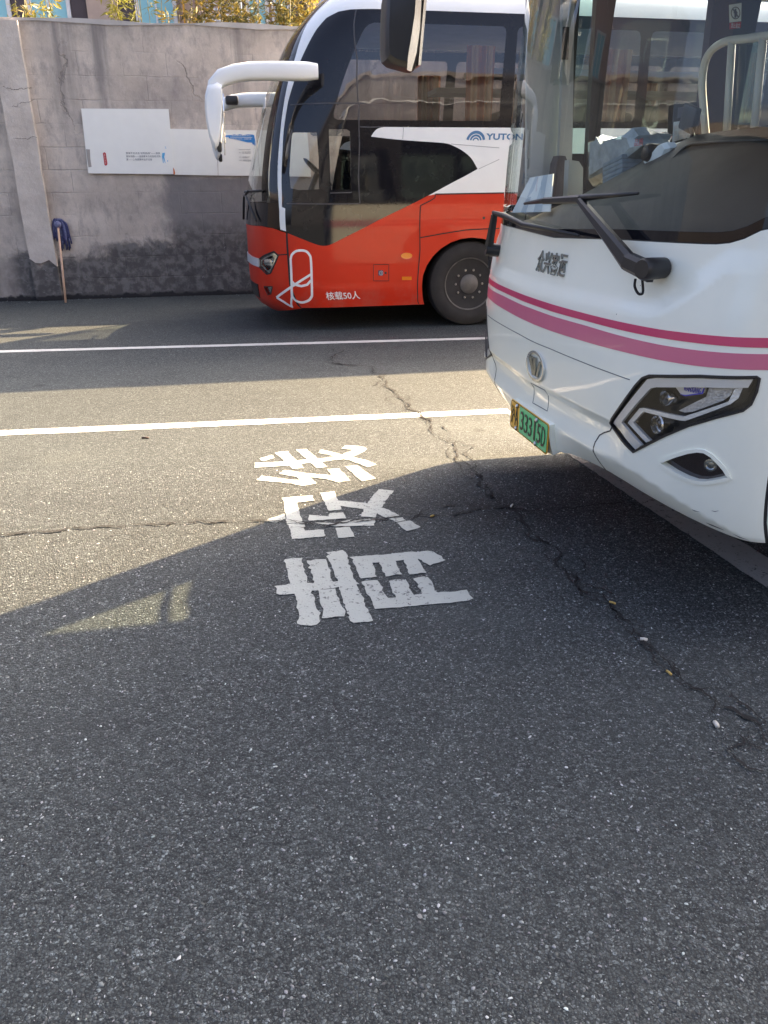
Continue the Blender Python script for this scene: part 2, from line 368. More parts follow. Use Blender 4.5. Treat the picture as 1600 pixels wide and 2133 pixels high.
def m_wall():
    k = NT('cement_render'); v = k.co(rot=(0, 0, -YAW)); u, d, z = k.sep(v)
    n1 = k.noise(1.1, 8, .62, v); n2 = k.noise(7, 6, .62, v); n3 = k.noise(2.6, 7, .66, v, dist=.4)
    st = k.noise(1., 6, .6, k.co((2.6, 2.6, .16), rot=(0, 0, -YAW)))
    col = k.mix(n1.ss(.3, .72), (.46, .393, .328), (.70, .612, .518))
    col = k.mix(k.noise(3.4, 6, .7, k.co((1.6, 1.6, .8), rot=(0, 0, -YAW))).ss(.46, .70)*.7, col, (.30, .258, .235)); col = k.mix(k.noise(.7, 7, .68, k.co(loc=(3, 1, 2), rot=(0, 0, -YAW))).ss(.50, .68)*.5, col, (.26, .228, .21)); col = k.mix(n2.ss(.52, .8)*.5, col, (.70, .62, .56)); col = k.mix(n2.ss(.46, .2)*.45, col, (.31, .262, .235))
    top = z.ss(1.5, 3.8); col = k.mix(st.ss(.5, .72)*top*.85, col, (.17, .155, .148)); col = k.mix(z.ss(3.45, 3.85)*n3.ss(.3, .65)*.8, col, (.15, .138, .13))
    # block courses telegraphing through the render
    br = k.t.nodes.new('ShaderNodeTexBrick'); vv = k.t.nodes.new('ShaderNodeCombineXYZ')
    wob = (n3-.5)*.05
    k.t.links.new((u+wob).s, vv.inputs[0]); k.t.links.new((z+wob).s, vv.inputs[1]); k.t.links.new(vv.outputs[0], br.inputs['Vector'])
    br.inputs['Scale'].default_value = 1; br.inputs['Mortar Size'].default_value = .012; br.inputs['Mortar Smooth'].default_value = 1; br.inputs['Brick Width'].default_value = .62; br.inputs['Row Height'].default_value = .31
    mo = V(k.t, br.outputs['Fac'])*k.noise(1.3, 4, .5, v).ss(.40, .62); col = k.mix(mo*.38, col, (.25, .225, .21))
    # damp rising from the ground and the bare patch below the boards
    low = (z*-1.+.66+(n3-.5)*.75+(n2-.5)*.3+(u.ss(.2, 1.4)*.15)).ss(-.10, .12)
    pat = ((u-1.92+(n3-.5)*.5+(n2-.5)*.22).ss(-.10, .14)*((z*-1.+1.80+(n3-.5)*.25).ss(-.06, .08)))
    dk = k.mix(n2.ss(.42, .62), (.085, .078, .074), (.18, .165, .155)); dk = k.mix(k.noise(16, 5, .7, v).ss(.60, .70)*.6, dk, (.34, .33, .32))
    pc = k.mix(z.ss(.85, 1.25), dk, k.mix(n2, (.17, .158, .155), (.26, .24, .228)))
    col = k.mix(pat*.93, col, pc); col = k.mix(low*.95*(u+.25).ss(-.35, .0), col, dk); col = k.mix(low*.4, col, dk)
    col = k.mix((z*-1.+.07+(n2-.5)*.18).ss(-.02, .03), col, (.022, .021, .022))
    ck = k.t.nodes.new('ShaderNodeTexVoronoi'); ck.feature = 'DISTANCE_TO_EDGE'; ck.inputs['Scale'].default_value = .62; wv = k.t.nodes.new('ShaderNodeMix'); wv.data_type = 'VECTOR'; wv.inputs[0].default_value = .28
    k.t.links.new(v, wv.inputs[4]); k.t.links.new(k.noise(2.2, 6, .65, v, col=True), wv.inputs[5]); k.t.links.new(wv.outputs[1], ck.inputs['Vector'])
    cr = V(k.t, ck.outputs['Distance']).ss(.006, .001)*k.noise(.8, 2, .5, v).ss(.56, .62); col = k.mix(cr*.35, col, (.10, .09, .085))
    h = n2*.5+k.noise(40, 5, .7, v)*.25-mo*.35-cr*.8-(pat+low)*.35
    return k.set(col, .92, h, .8, .02)
def m_paint(name, c, worn=.25):
    k = NT(name); n = k.noise(26, 6, .7); g = k.noise(120, 3)
    col = k.mix(k.noise(4, 5).ss(.45, .75)*.35, c, tuple(x*.72 for x in c)); col = k.mix((n+(g-.5)*.8+(k.noise(1.7, 4)-.5)*.35).ss(.60, .72)*worn*2.6, col, (.075, .075, .077))
    return k.set(col, .8, g+n*.6, .8, .005)
def m_white():
    k = NT('white_bus_paint'); n = k.noise(1.6, 5); c = k.mix(n.ss(.3, .7), (.87, .885, .765), (.92, .93, .81)); x, y, z = k.sep()
    gr = k.noise(6, 7, .7); c = k.mix((z*-1.+.62).ss(0., .4)*gr.ss(.45, .75)*.30, c, (.50, .45, .38)); c = k.mix(k.noise(2.3, 6, .7, k.co((1, 1, .25))).ss(.55, .8)*.14, c, (.52, .50, .46))
    d, cc = k.vor(17); s = d.ss(.05, .035)*k.sep(cc)[0].ss(.80, .82); c = k.mix(s*.75, c, (.14, .12, .10))
    k.b.inputs['Coat Weight'].default_value = .65; k.b.inputs['Coat Roughness'].default_value = .035
    return k.set(c, gr*.12+.28)
def m_red():
    k = NT('red_coach_paint'); x, y, z = k.sep(); n = k.noise(5, 7, .7); c = k.mix(k.noise(1.5, 4).ss(.3, .7), (.54, .024, .006), (.58, .028, .007))
    c = k.mix((z*-1.+.62+(n-.5)*.3).ss(0., .42)*n.ss(.35, .7)*.30, c, (.24, .17, .13)); c = k.mix(k.noise(3, 6, .7, k.co((1, 1, .2))).ss(.58, .8)*.10, c, (.35, .2, .16))
    k.b.inputs['Coat Weight'].default_value = .15; k.b.inputs['Coat Roughness'].default_value = .03; k.b.inputs['Specular IOR Level'].default_value = .22
    return k.set(c, n*.15+.30)
MA = dict(
    asphalt=m_asphalt(), wall=m_wall(), mark=m_paint('thermoplastic_white', (.43, .445, .40), .34), lineshade=m_paint('shaded_line_paint', (.27, .262, .25), .4), line=m_paint('line_white', (.52, .515, .49), .34),
    crack=plain('crack_dirt', (.014, .013, .013), .95, var=.5, vs=40), board=plain('board_white', (.88, .87, .80), .35, var=.03), ink=plain('print_grey', (.10, .10, .13), .5), inkblue=plain('print_blue', (.02, .22, .58), .4),
    inksky=plain('print_light_blue', (.10, .42, .72), .4), inkred=plain('print_red', (.50, .05, .06), .4), tape=plain('old_tape', (.36, .33, .30), .4), orange=plain('orange_tape', (.62, .13, .02), .5),
    wood=plain('pale_wood', (.62, .40, .27), .6, var=.18, vs=14), mop=plain('blue_yarn', (.065, .07, .17), .95, var=.5, vs=60), mopw=plain('pale_blue_yarn', (.20, .21, .34), .95, var=.4, vs=60),
    red=m_red(), white=m_white(), whitec=plain('white_coach_paint', (.80, .81, .79), .34, coat=.4, var=.03),
    black=plain('black_gloss_glass', (.010, .010, .013), .06, var=.2, spec=.4), blackp=plain('black_plastic', (.016, .016, .018), .42, var=.25, bump=.15, bs=300), rubber=plain('black_rubber', (.012, .012, .013), .75, var=.3), tyre=plain('tyre_rubber', (.026, .0245, .0245), .85, var=.3, vs=10, bump=.2, bs=30),
    rim=plain('dusty_steel_rim', (.12, .112, .108), .6, metal=.2, var=.35, vs=12), steelr=plain('dull_steel', (.30, .29, .28), .45, metal=.6), steel=plain('bright_steel', (.55, .55, .55), .3, metal=1.), chrome=plain('chrome', (.80, .81, .82), .08, metal=1., var=.02), charm=plain('dark_chrome', (.30, .32, .31), .22, metal=.9), silver=plain('silver_plastic', (.70, .71, .72), .30, metal=.35, var=.05),
    amber=plain('amber_lens', (.72, .20, .008), .18, coat=.8), pink=plain('deep_pink_stripe', (.62, .045, .145), .35, coat=.6, var=.04), pink2=plain('light_pink_stripe', (.64, .15, .255), .35, coat=.6, var=.04),
    logoblue=plain('logo_blue', (.055, .17, .33), .4), sticker=plain('navy_sticker', (.012, .02, .09), .4), green=plain('plate_green', (.07, .56, .22), .4, var=.04), yellow=plain('plate_yellow', (.78, .42, .035), .4, var=.05), plateblk=plain('plate_black', (.01, .012, .012), .5),
    trim=plain('grey_interior_trim', (.43, .44, .43), .55, var=.06, bump=.1, bs=200), dark=plain('dark_dashboard', (.015, .0138, .013), .5, var=.15, bump=.25, bs=260), seat=plain('dark_seat_cloth', (.022, .022, .035), .9, var=.3, vs=18), beige=plain('beige_coated_tube', (.62, .58, .47), .4, var=.05), head=plain('beige_headrest', (.50, .42, .28), .8),
    brown=plain('brown_pillar', (.055, .032, .027), .6), floorm=plain('bus_floor', (.10, .095, .09), .7), ceil=plain('bus_ceiling', (.48, .47, .44), .7), card=plain('white_card', (.76, .80, .83), .5, var=.03), cardb=plain('pale_blue_print', (.42, .52, .63), .5),
    plas=plain('crumpled_plastic', (.36, .42, .46), .16, coat=.6, var=.35, vs=20, bump=.9, bs=26), paperb=plain('grey_blue_paper', (.20, .26, .31), .7, var=.2, vs=30),
    under=plain('underbody', (.012, .012, .012), .9), lamp=plain('lamp_reflector', (.62, .62, .61), .12, metal=1.), lampd=plain('lamp_housing', (.022, .020, .020), .3), led=plain('led_strip', (.86, .87, .87), .22, metal=.5, bump=.8, bs=140), honey=plain('reflector_panel', (.55, .55, .55), .3, metal=.6, var=.3, vs=90, bump=1., bs=120), violet=plain('blue_violet_print', (.04, .04, .55), .3),
    gl_dark=glass('tinted_coach_glass', (.44, .45, .48), .075, (.92, .95, 1)), gl_clear=glass('clear_glass', (.86, .90, .88), .045), gl_green=glass('green_tinted_glass', (.60, .80, .70), .05), gl_wind=glass('windscreen_glass', (.82, .88, .86), .035, dirt=.008), gl_lens=glass('lens_glass', (.93, .94, .94), .05),
    mirror=plain('mirror_glass', (.85, .86, .86), .02, metal=1., var=.01),
    bpink=plain('pink_cladding', (.42, .32, .30), .8, var=.1), bdark=plain('dark_cladding', (.055, .045, .055), .6), bbeige=plain('beige_pier', (.40, .33, .29), .8), bframe=plain('pale_window_frame', (.62, .65, .68), .5), cyan=plain('cyan_window', (.25, .55, .64), .15, var=.12, vs=1.2), ypipe=plain('yellow_pipe', (.65, .33, .03), .5), bcream=plain('cream_facade', (.088, .092, .10), .8, var=.3, vs=.6), bwin=plain('facade_window', (.05, .06, .07), .12), obrown=plain('reflection_block_brown', (.026, .022, .020), .8, var=.3, vs=.7), broof=plain('roof_edge', (.16, .15, .15), .8),
    butt=plain('straw_yellow', (.50, .34, .10), .8), buttw=plain('cream_paper', (.62, .58, .50), .8), scrape=plain('scrape_grey', (.10, .10, .10), .8), fog=plain('dark_smoked_lens', (.018, .012, .012), .08, coat=.9))
def m_leaf(name, c):
    k = NT(name); n = k.noise(7, 3); k.set(k.mix(n.ss(.3, .7), tuple(x*.6 for x in c), c), .55); k.b.inputs['Subsurface Weight'].default_value = 0
    t = k.t; tl = t.nodes.new('ShaderNodeBsdfTranslucent'); tl.inputs[0].default_value = (*[min(1, x*1.3) for x in c], 1); mx = t.nodes.new('ShaderNodeMixShader'); mx.inputs[0].default_value = .35
    t.links.new(k.b.outputs[0], mx.inputs[1]); t.links.new(tl.outputs[0], mx.inputs[2]); t.links.new(mx.outputs[0], k.out.inputs[0]); return k.m
MA['leaf'] = m_leaf('bamboo_leaf', (.22, .22, .045)); MA['leafd'] = m_leaf('bamboo_leaf_dull', (.13, .13, .04)); MA['leafy'] = m_leaf('bamboo_leaf_yellow', (.33, .25, .06)); MA['culm'] = plain('bamboo_culm', (.18, .16, .06), .5)
def m_curtain():
    k = NT('striped_curtain'); u, d, z = k.sep(k.co(rot=(0, 0, -YAW))); w = (u*38.)._m('SINE')
    return k.set(k.mix(w.ss(-.2, .5), (.42, .16, .07), (.62, .42, .22)), .85)
MA['curtain'] = m_curtain()
# ------------------------------------------------------------------ ground, painted markings, cracks
ground = mesh('ground', [(-300, -300, 0), (300, -300, 0), (300, 300, 0), (-300, 300, 0)], [[0, 1, 2, 3]], MA['asphalt']); tag(ground, 'dark grey worn asphalt of the parking yard', kind='structure')
def gfn(z): return lambda P, d: np.concatenate([P, np.full((len(P), 1), z)], 1)
def gp(pts): return [tuple(gnd(*p)[:2]) for p in pts]
def marking(name, label, polys, mat='mark', z=.004, jit=.0022, step=.03):
    P, T = cdt([gp(p) for p in polys], (), step, jit, False); o = mesh(name, np.concatenate([P, np.full((len(P), 1), z)], 1), T, MA[mat], ground); o['label'] = label; return o
def strip(name, label, a, b, w, mat='line'):
    a, b = np.array(gnd(*a)[:2]), np.array(gnd(*b)[:2]); d = (b-a)/np.linalg.norm(b-a); n = np.array([-d[1], d[0]])*w/2
    P, T = cdt([[a+n, a-n, b-n, b+n]], (), .06, .0025, False); o = mesh(name, np.concatenate([P, np.full((len(P), 1), .004)], 1), T, MA[mat], ground); o['label'] = label
strip('lane_line', 'white painted line running below the red coach', (-700, 752), (2100, 675.5), .13)
strip('lane_line', 'white painted line nearer the camera ending under the white bus', (-600, 929), (1062, 857), .135)
strip('bay_end_line', 'white painted line crossing beneath the front of the white bus', (1084, 862), (1720, 1272), .19, 'lineshade')  # worn line paint made darker: shade under the bus is in its colour
z1 = lambda p: zoomed(p, 500, 920, 5.3333); z4 = lambda p: zoomed(p, 500, 900, 3.0769); z2 = lambda p: zoomed(p, 560, 1130, 3.6364)
marking('painted_character', 'white painted character furthest from the camera, in full sun', [z1(q) for q in (
    [(210, 195), (355, 152), (390, 185), (260, 222)], [(170, 240), (480, 228), (600, 215), (900, 192), (1120, 160), (1240, 178), (1150, 200), (900, 232), (700, 250), (540, 270), (160, 296)],
    [(385, 125), (530, 110), (560, 150), (720, 300), (590, 308), (480, 205)], [(620, 95), (740, 85), (800, 140), (970, 285), (850, 302), (720, 180)],
    [(870, 130), (910, 92), (1120, 145), (1250, 175), (1400, 210), (1520, 258), (1420, 292), (1330, 250), (1150, 195), (1000, 155)],
    [(1125, 85), (1165, 50), (1260, 48), (1390, 65), (1415, 85), (1380, 115), (1250, 178), (1150, 193), (1140, 142), (1205, 120), (1252, 100), (1240, 90)],
    [(1170, 280), (1300, 268), (1510, 415), (1350, 448)],
    [(490, 320), (700, 350), (1020, 380), (965, 310), (1100, 305), (1225, 435), (1090, 460), (960, 420), (780, 400), (850, 470), (700, 498), (560, 470), (180, 435), (240, 385), (500, 420), (660, 435), (640, 395), (435, 365)])])
marking('painted_character', 'white painted middle character, cut by the shadow edge and a crack', [z1(q) for q in (
    [(470, 630), (800, 600), (825, 660), (640, 680), (660, 790), (700, 900), (520, 915), (500, 800), (490, 720)], [(525, 920), (715, 905), (720, 950), (720, 995), (930, 985), (955, 1050), (930, 1060), (575, 1090), (560, 990)], [(260, 890), (490, 810), (510, 860), (410, 905)])]+[z4(q) for q in (
    [(515, 392), (605, 382), (650, 500), (565, 510)], [(620, 440), (810, 460), (860, 490), (800, 500), (640, 475)], [(885, 368), (985, 380), (895, 500), (865, 552), (775, 545), (815, 460)],
    [(880, 480), (960, 505), (1025, 540), (930, 553), (860, 515)], [(955, 560), (1040, 550), (1065, 570), (1000, 580)], [(1005, 585), (1090, 572), (1160, 615), (1065, 640)], [(440, 535), (570, 545), (575, 525), (660, 520), (680, 558), (440, 572)], [(480, 583), (600, 588), (720, 565), (870, 558), (860, 603), (610, 608)], [(615, 618), (705, 612), (735, 675), (630, 685)])])
marking('painted_character', 'white painted character nearest the camera, in shade', [z2(q) for q in (
    [(120, 130), (245, 120), (300, 325), (165, 330)], [(295, 145), (435, 128), (485, 310), (345, 320)], [(435, 80), (560, 65), (580, 80), (610, 170), (660, 310), (790, 600), (635, 618), (590, 520), (520, 300)],
    [(50, 335), (165, 322), (660, 288), (680, 316), (640, 326), (200, 392), (75, 405), (50, 375)], [(195, 380), (320, 370), (400, 610), (320, 640), (215, 625), (225, 560)], [(370, 365), (500, 350), (585, 560), (420, 580)],
    [(625, 115), (1200, 68), (1260, 80), (1340, 140), (1215, 178), (1125, 128), (960, 145), (780, 158), (820, 265), (695, 282)], [(835, 145), (960, 140), (1005, 245), (880, 262)], [(1020, 132), (1125, 124), (1190, 235), (1060, 245)],
    [(780, 440), (900, 425), (1500, 365), (1550, 430), (1500, 450), (800, 512)], [(700, 305), (825, 290), (905, 430), (790, 470)], [(905, 295), (1035, 282), (1095, 410), (965, 425)], [(1095, 275), (1215, 262), (1280, 390), (1165, 398)])], jit=.0032)
def crack(pts, w0, seed, strands=1):
    r = np.random.default_rng(seed); w0 = w0*1.1
    for s in range(strands):
        p = np.array([gnd(*q)[:2] for q in pts])
        if s: p = p+r.normal(0, .035, p.shape)
        for it in range(5):
            q = []
            for a, b in zip(p[:-1], p[1:]):
                d = b-a; L = np.linalg.norm(d)
                q += [a, (a+b)/2+np.array([-d[1], d[0]])/(L+1e-9)*r.normal(0, .13*L)] if L > .008 else [a]
            p = np.array(q+[p[-1]])
        t = np.gradient(p, axis=0); t /= np.linalg.norm(t, axis=1)[:, None]+1e-9; n = np.stack([-t[:, 1], t[:, 0]], 1)
        ph = np.convolve(r.normal(0, 1, len(p)+40), np.ones(9)/3, 'same')[:len(p)]
        w = np.clip(w0*(.55+.45*ph), w0*.22, w0*2.2)/(1+.6*s); L, R = p+n*w[:, None]/2, p-n*w[:, None]*(.3+.4*r.random((len(p), 1)))
        vs = np.concatenate([np.vstack([L, R]), np.full((2*len(p), 1), .007)], 1); k = len(p)
        o = mesh('pavement_crack', vs, [[i, k+i, k+i+1, i+1] for i in range(k-1)], MA['crack'], ground)
crack([(680, 722), (692, 745), (712, 760), (775, 765), (800, 790), (822, 815), (845, 838), (876, 860), (900, 885), (932, 920), (965, 945), (992, 975), (1000, 1005), (1030, 1040), (1060, 1060)], .014, 3, 2)
crack([(690, 750), (720, 763)], .012, 31)
crack([(800, 800), (812, 818), (835, 850), (870, 868), (905, 905), (930, 940), (960, 970), (985, 1000)], .006, 5, 1)
crack([(-40, 1115), (120, 1108), (300, 1092), (420, 1086), (520, 1082), (600, 1084), (700, 1086), (800, 1083), (900, 1075), (1000, 1060), (1060, 1055)], .013, 7, 2)
crack([(-40, 1140), (60, 1136), (140, 1125), (260, 1113), (400, 1112), (560, 1108), (640, 1100)], .005, 8)
crack([(1060, 1060), (1160, 1065), (1280, 1050), (1350, 1046)], .009, 9)
crack([(1065, 1060), (1110, 1115), (1160, 1180), (1210, 1240), (1270, 1262), (1310, 1295), (1340, 1345), (1390, 1380), (1430, 1425), (1480, 1458), (1530, 1480), (1590, 1540), (1640, 1590)], .011, 11, 2)
crack([(1180, 1150), (1200, 1200), (1235, 1225), (1275, 1240)], .007, 13)
crack([(1345, 1350), (1360, 1375), (1480, 1450), (1530, 1520), (1590, 1610)], .006, 14)
# loose pale chips in the wearing course: far too many to count
def chips(n, x, y, r, name, label):
    k = 6; th = np.linspace(0, 2*math.pi, k, endpoint=False)[None]+RNG.random((n, 1))*6.3; rr = r[:, None]*(.45+.75*RNG.random((n, k))); asp = .35+.5*RNG.random((n, 1)); ro = RNG.random((n, 1))*3.14
    px, py = rr*np.cos(th), rr*np.sin(th)*asp; X = x[:, None]+px*np.cos(ro)-py*np.sin(ro); Y = y[:, None]+px*np.sin(ro)+py*np.cos(ro)
    h = r*.18; ring = np.stack([X, Y, np.full((n, k), .0012)], 2); tilt = RNG.normal(0, .25, (n, 2))
    topr = np.stack([x[:, None]+(X-x[:, None])*.86, y[:, None]+(Y-y[:, None])*.86, .0012+h[:, None]+((X-x[:, None])*tilt[:, :1]+(Y-y[:, None])*tilt[:, 1:])*.7], 2)
    vs = np.concatenate([ring, topr], 1).reshape(-1, 3); b = np.arange(n)[:, None]*12; fs = []
    me = bpy.data.meshes.new(name); quads = np.stack([b+np.arange(6), b+(np.arange(6)+1) % 6, b+6+(np.arange(6)+1) % 6, b+6+np.arange(6)], 2).reshape(-1, 4); caps = (b+6+np.arange(6))
    me.vertices.add(len(vs)); me.vertices.foreach_set('co', vs.ravel()); nl = quads.size+caps.size; me.loops.add(nl); me.loops.foreach_set('vertex_index', np.concatenate([quads.ravel(), caps.ravel()]))
    me.polygons.add(len(quads)+len(caps)); me.polygons.foreach_set('loop_start', np.concatenate([np.arange(len(quads))*4, quads.size+np.arange(len(caps))*6])); me.update(calc_edges=True)
    g = np.clip(RNG.lognormal(-2.1, .65, n), .025, .55); c = np.ones((n, 12, 4)); c[..., :3] = g[:, None, None]*np.array([.95, 1, 1.0])*(1+RNG.normal(0, .03, (n, 1, 3)))
    at = me.color_attributes.new('chip', 'FLOAT_COLOR', 'POINT'); at.data.foreach_set('color', c.astype(np.float32).ravel())
    kk = NT(name+'_stone'); an = kk.t.nodes.new('ShaderNodeVertexColor'); an.layer_name = 'chip'; kk.set(an.outputs[0], .7); me.materials.append(kk.m)
    o = bpy.data.objects.new(name, me); _link(o, None); tag(o, label, kind='stuff')
_n = 52000; _y = np.sqrt(.85**2+RNG.random(_n)*(4.3**2-.85**2)); chips(_n, (RNG.random(_n)*2-1)*(_y*.60+.1), _y, np.clip(RNG.lognormal(-5.85, .42, _n), .0011, .0070), 'stone_chips', 'pale stone chips set in the asphalt')
# ------------------------------------------------------------------ wall with pilaster
WP = gnd(100, 625); WP = np.array([WP[0], WP[1], 0.]); WL = lambda u, d, z: WP+AX*u+IN*d+ZZ*z
wall = thing('boundary_wall', WP, 'tall stained cement wall behind the red coach', 'wall')
def wallpiece(name, u0, u1, d0, d1, prof, mat):
    """prof: list of (u, z) of the top edge"""
    P = [(u0, -.05), (u1, -.05)]+prof[::-1]
    return flat(name, [P], lambda Q, d: WP+Q[:, :1]*AX+Q[:, 1:2]*ZZ+(d0-d)*IN, mat, wall, th=d1-d0, step=.35, grid=False)
zt = [(-14, 3.79)]+[(u, 3.76+.018*math.sin(u*3.1)+.012*math.sin(u*7.7)) for u in np.arange(-13, 22, .5)]+[(22, 3.78)]
wallpiece('wall_face', -14, 22, 0., .24, zt, MA['wall'])
flat('coping', [[(-14, 3.755)]+[(u, 3.745+.018*math.sin(u*3.1)) for u in np.arange(-13, 22, .5)]+[(22, 3.755), (22, 3.82)]+[(u, 3.79+.014*math.sin(u*2.3)+.010*math.sin(u*9)) for u in np.arange(21.5, -13.5, -.5)]+[(-14, 3.84)]], lambda Q, d: WP+Q[:, :1]*AX+Q[:, 1:2]*ZZ+(-.012-d)*IN, plain('coping_cement', (.48, .45, .42), .9, var=.3, vs=3, bump=.6, bs=14), wall, th=.29, step=.5)
pc = []
for u0, u1 in ((onplane(75, 600, WP, IN)-WP, onplane(129, 600, WP, IN)-WP),):
    ua, ub = float(u0@AX), float(u1@AX)
    edge = lambda u, s: [(u+s*RNG.normal(0, .006), z) for z in np.arange(.62, 3.7, .2)]
    lo = [(ua, -.05), (ub, -.05), (ub, .50), (ub-.1, .60), (ub-.22, .55), (ua+.08, .56), (ua, .63)]
    hi = [(ua, .635), (ua+.08, .565), (ub-.22, .555), (ub-.1, .605), (ub, .505)]+edge(ub, 1)+[(ub, 3.74), (ua, 3.74)]+edge(ua, 1)[::-1]
    pf = lambda off: (lambda Q, d: WP+Q[:, :1]*AX+Q[:, 1:2]*ZZ+(-off-d)*IN)
    flat('pilaster_base', [lo], pf(.085), MA['wall'], wall, th=.10, step=.3)
    pm = NT('pilaster_render'); n = pm.noise(3, 7, .62); n2 = pm.noise(14, 6, .65); c = pm.mix(n.ss(.3, .75), (.50, .437, .375), (.68, .605, .522)); c = pm.mix(n2.ss(.5, .75)*.4, c, (.66, .62, .58)); c = pm.mix(pm.noise(1.2, 5).ss(.56, .7)*.5, c, (.33, .30, .28)); pm.set(c, .92, n2+pm.noise(50, 4)*.4, .7, .012)
    flat('pilaster', [hi], pf(.105), pm.m, wall, th=.12, step=.3)
def wcrack(pts, w=.006, off=.115):
    q = np.array(pxplane(pts, WP-IN*off, AX, ZZ, IN)); l = q
    for it in range(4):
        r = []
        for a, b in zip(l[:-1], l[1:]): d = b-a; r += [a, (a+b)/2+np.array([-d[1], d[0]])*RNG.normal(0, .12)]
        l = np.array(r+[l[-1]])
    t = np.gradient(l, axis=0); n = np.stack([-t[:, 1], t[:, 0]], 1); n /= np.linalg.norm(n, axis=1)[:, None]+1e-9; ww = w*(.3+RNG.random((len(l), 1))); k = len(l)
    P = np.vstack([l+n*ww/2, l-n*ww/2]); mesh('render_crack', WP-IN*off+P[:, :1]*AX+P[:, 1:2]*ZZ, [[i, k+i, k+i+1, i+1] for i in range(k-1)], MA['crack'], wall)
wcrack([(6, 180), (22, 183), (38, 187), (52, 185), (66, 183)]); wcrack([(25, 222), (42, 215), (60, 213), (72, 206)], .004); wcrack([(28, 288), (48, 289), (66, 285), (78, 287)], .004)
_n = 900; _u = RNG.random(_n)*14-6; _d = -np.abs(RNG.normal(0, .10, _n))-.012-.10*(np.abs(_u+.02) < .3); _g = WP[None]+_u[:, None]*AX+_d[:, None]*IN
chips(_n, _g[:, 0], _g[:, 1], np.clip(RNG.lognormal(-4.9, .6, _n), .003, .022), 'grit', 'grit and crumbs of render along the foot of the wall')
# ------------------------------------------------------------------ notice boards on the wall
def board(label, corners, off):
    p0 = WP-IN*off; root = thing('notice_board', onplane(*corners[3], p0, IN), label, 'notice board', 'notice boards fixed to the wall')
    fn = lambda Q, d: p0+Q[:, :1]*AX+Q[:, 1:2]*ZZ-d*IN
    return root, fn, (lambda pts: pxplane(pts, p0, AX, ZZ, IN))
b1, f1, q1 = board('large white notice board, left and higher of the two, with printed instructions', [(169, 226), (351, 227), (364, 363), (184, 361)], .045)
flat('panel', [q1([(169, 226), (351, 227), (364, 363), (184, 361)])], f1, MA['board'], b1, th=.02)
zb = lambda p: zoomed(p, 180, 300, 8.421)
def rect(q): a = np.array(q); return a[:, 0].min(), a[:, 1].min(), a[:, 0].max(), a[:, 1].max()
for s, p in (('登录平台点击“定制班线”——选择', [(690, 142), (1295, 178)]), ('乘车线路——选择乘车方向及班次购', [(695, 198), (1300, 234)]), ('票——上车验票并出示记录', [(700, 254), (1155, 290)])):
    text('printed_line', s, lambda P, d: f1(P, d+.001), rect(q1(zb(p))), MA['ink'], b1, .0008)
flat('red_tag', [q1(zb([(290, 165), (305, 148), (325, 146), (342, 162), (370, 345), (362, 370), (340, 380), (318, 368)]))], lambda P, d: f1(P, d+.002), MA['inkred'], b1, th=.0015)
text('tag_text', '乘\n客\n扫\n码', lambda P, d: f1(P, d+.003), rect(q1(zb([(312, 175), (345, 350)]))), MA['board'], b1, .0006)
for q in ([(1378, 36), (1384, 40), (1400, 80), (1392, 84)], [(1330, 160), (1378, 152), (1376, 190), (1366, 220), (1388, 330), (1380, 334), (1350, 240), (1356, 330), (1346, 334), (1326, 222)], [(1418, 285), (1434, 290), (1430, 312), (1420, 306)]):
    flat('peeled_print', [q1(zb(q))], lambda P, d: f1(P, d+.001), MA['inksky'], b1, th=.0005)
flat('tape_strip', [q1(zb([(-5, 90), (62, 95), (70, 260), (92, 400), (38, 408), (10, 230)]))], lambda P, d: f1(P, d+.003), MA['tape'], b1, th=.002)
b2, f2, q2 = board('wide white notice board, lower right one, partly behind the coach mirror', [(356, 268), (578, 272), (594, 367), (365, 364)], .03)
flat('panel', [q2([(353, 268), (451, 270), (454, 365.5), (364, 364)])], f2, MA['board'], b2, th=.016)
flat('panel', [q2([(452, 270), (533, 271.5), (541, 366.5), (455, 365.5)])], f2, MA['board'], b2, th=.016)
flat('panel', [q2([(534, 271.5), (640, 273), (648, 368), (542, 366.5)])], f2, MA['board'], b2, th=.016)
zc = lambda p: zoomed(p, 440, 260, 13.333)
flat('torn_banner', [q2(zc([(385, 295), (470, 285), (560, 285), (640, 265), (700, 280), (800, 262), (900, 285), (1010, 265), (1150, 270), (1195, 290), (1215, 400), (1260, 540), (1240, 575), (1150, 540), (1130, 495), (1010, 490), (850, 450), (700, 415), (480, 370), (490, 345), (395, 340)]))], lambda P, d: f2(P, d+.002), MA['inkblue'], b2, th=.001)
text('banner_title', '定制客运服务中心', lambda P, d: f2(P, d+.003), rect(q2(zc([(570, 280), (1110, 315)]))), MA['board'], b2, .0006)
flat('banner_rule', [q2(zc([(530, 338), (1140, 345), (1140, 356), (530, 348)]))], lambda P, d: f2(P, d+.003), MA['board'], b2, th=.0006)
text('banner_subtitle', '扫码关注公众号，购票更优惠', lambda P, d: f2(P, d+.003), rect(q2(zc([(560, 375), (1115, 412)]))), MA['board'], b2, .0006)
for s, p in (('定制班线购票流程说明', [(765, 675), (1085, 700)]), ('扫码关注', [(765, 760), (840, 785)]), ('关注公众号，选择定制\n班线，填写乘车人信息', [(860, 738), (1095, 805)]), ('选择班次', [(775, 885), (850, 908)]), ('选择日期班次和站点\n确认后提交订单', [(870, 880), (1085, 925)]), ('支付购票', [(778, 975), (855, 998)]), ('微信支付完成购票\n乘车时出示电子票', [(880, 968), (1105, 1012)])):
    text('printed_line', s, lambda P, d: f2(P, d+.001), rect(q2(zc(p))), MA['ink'], b2, .0006)
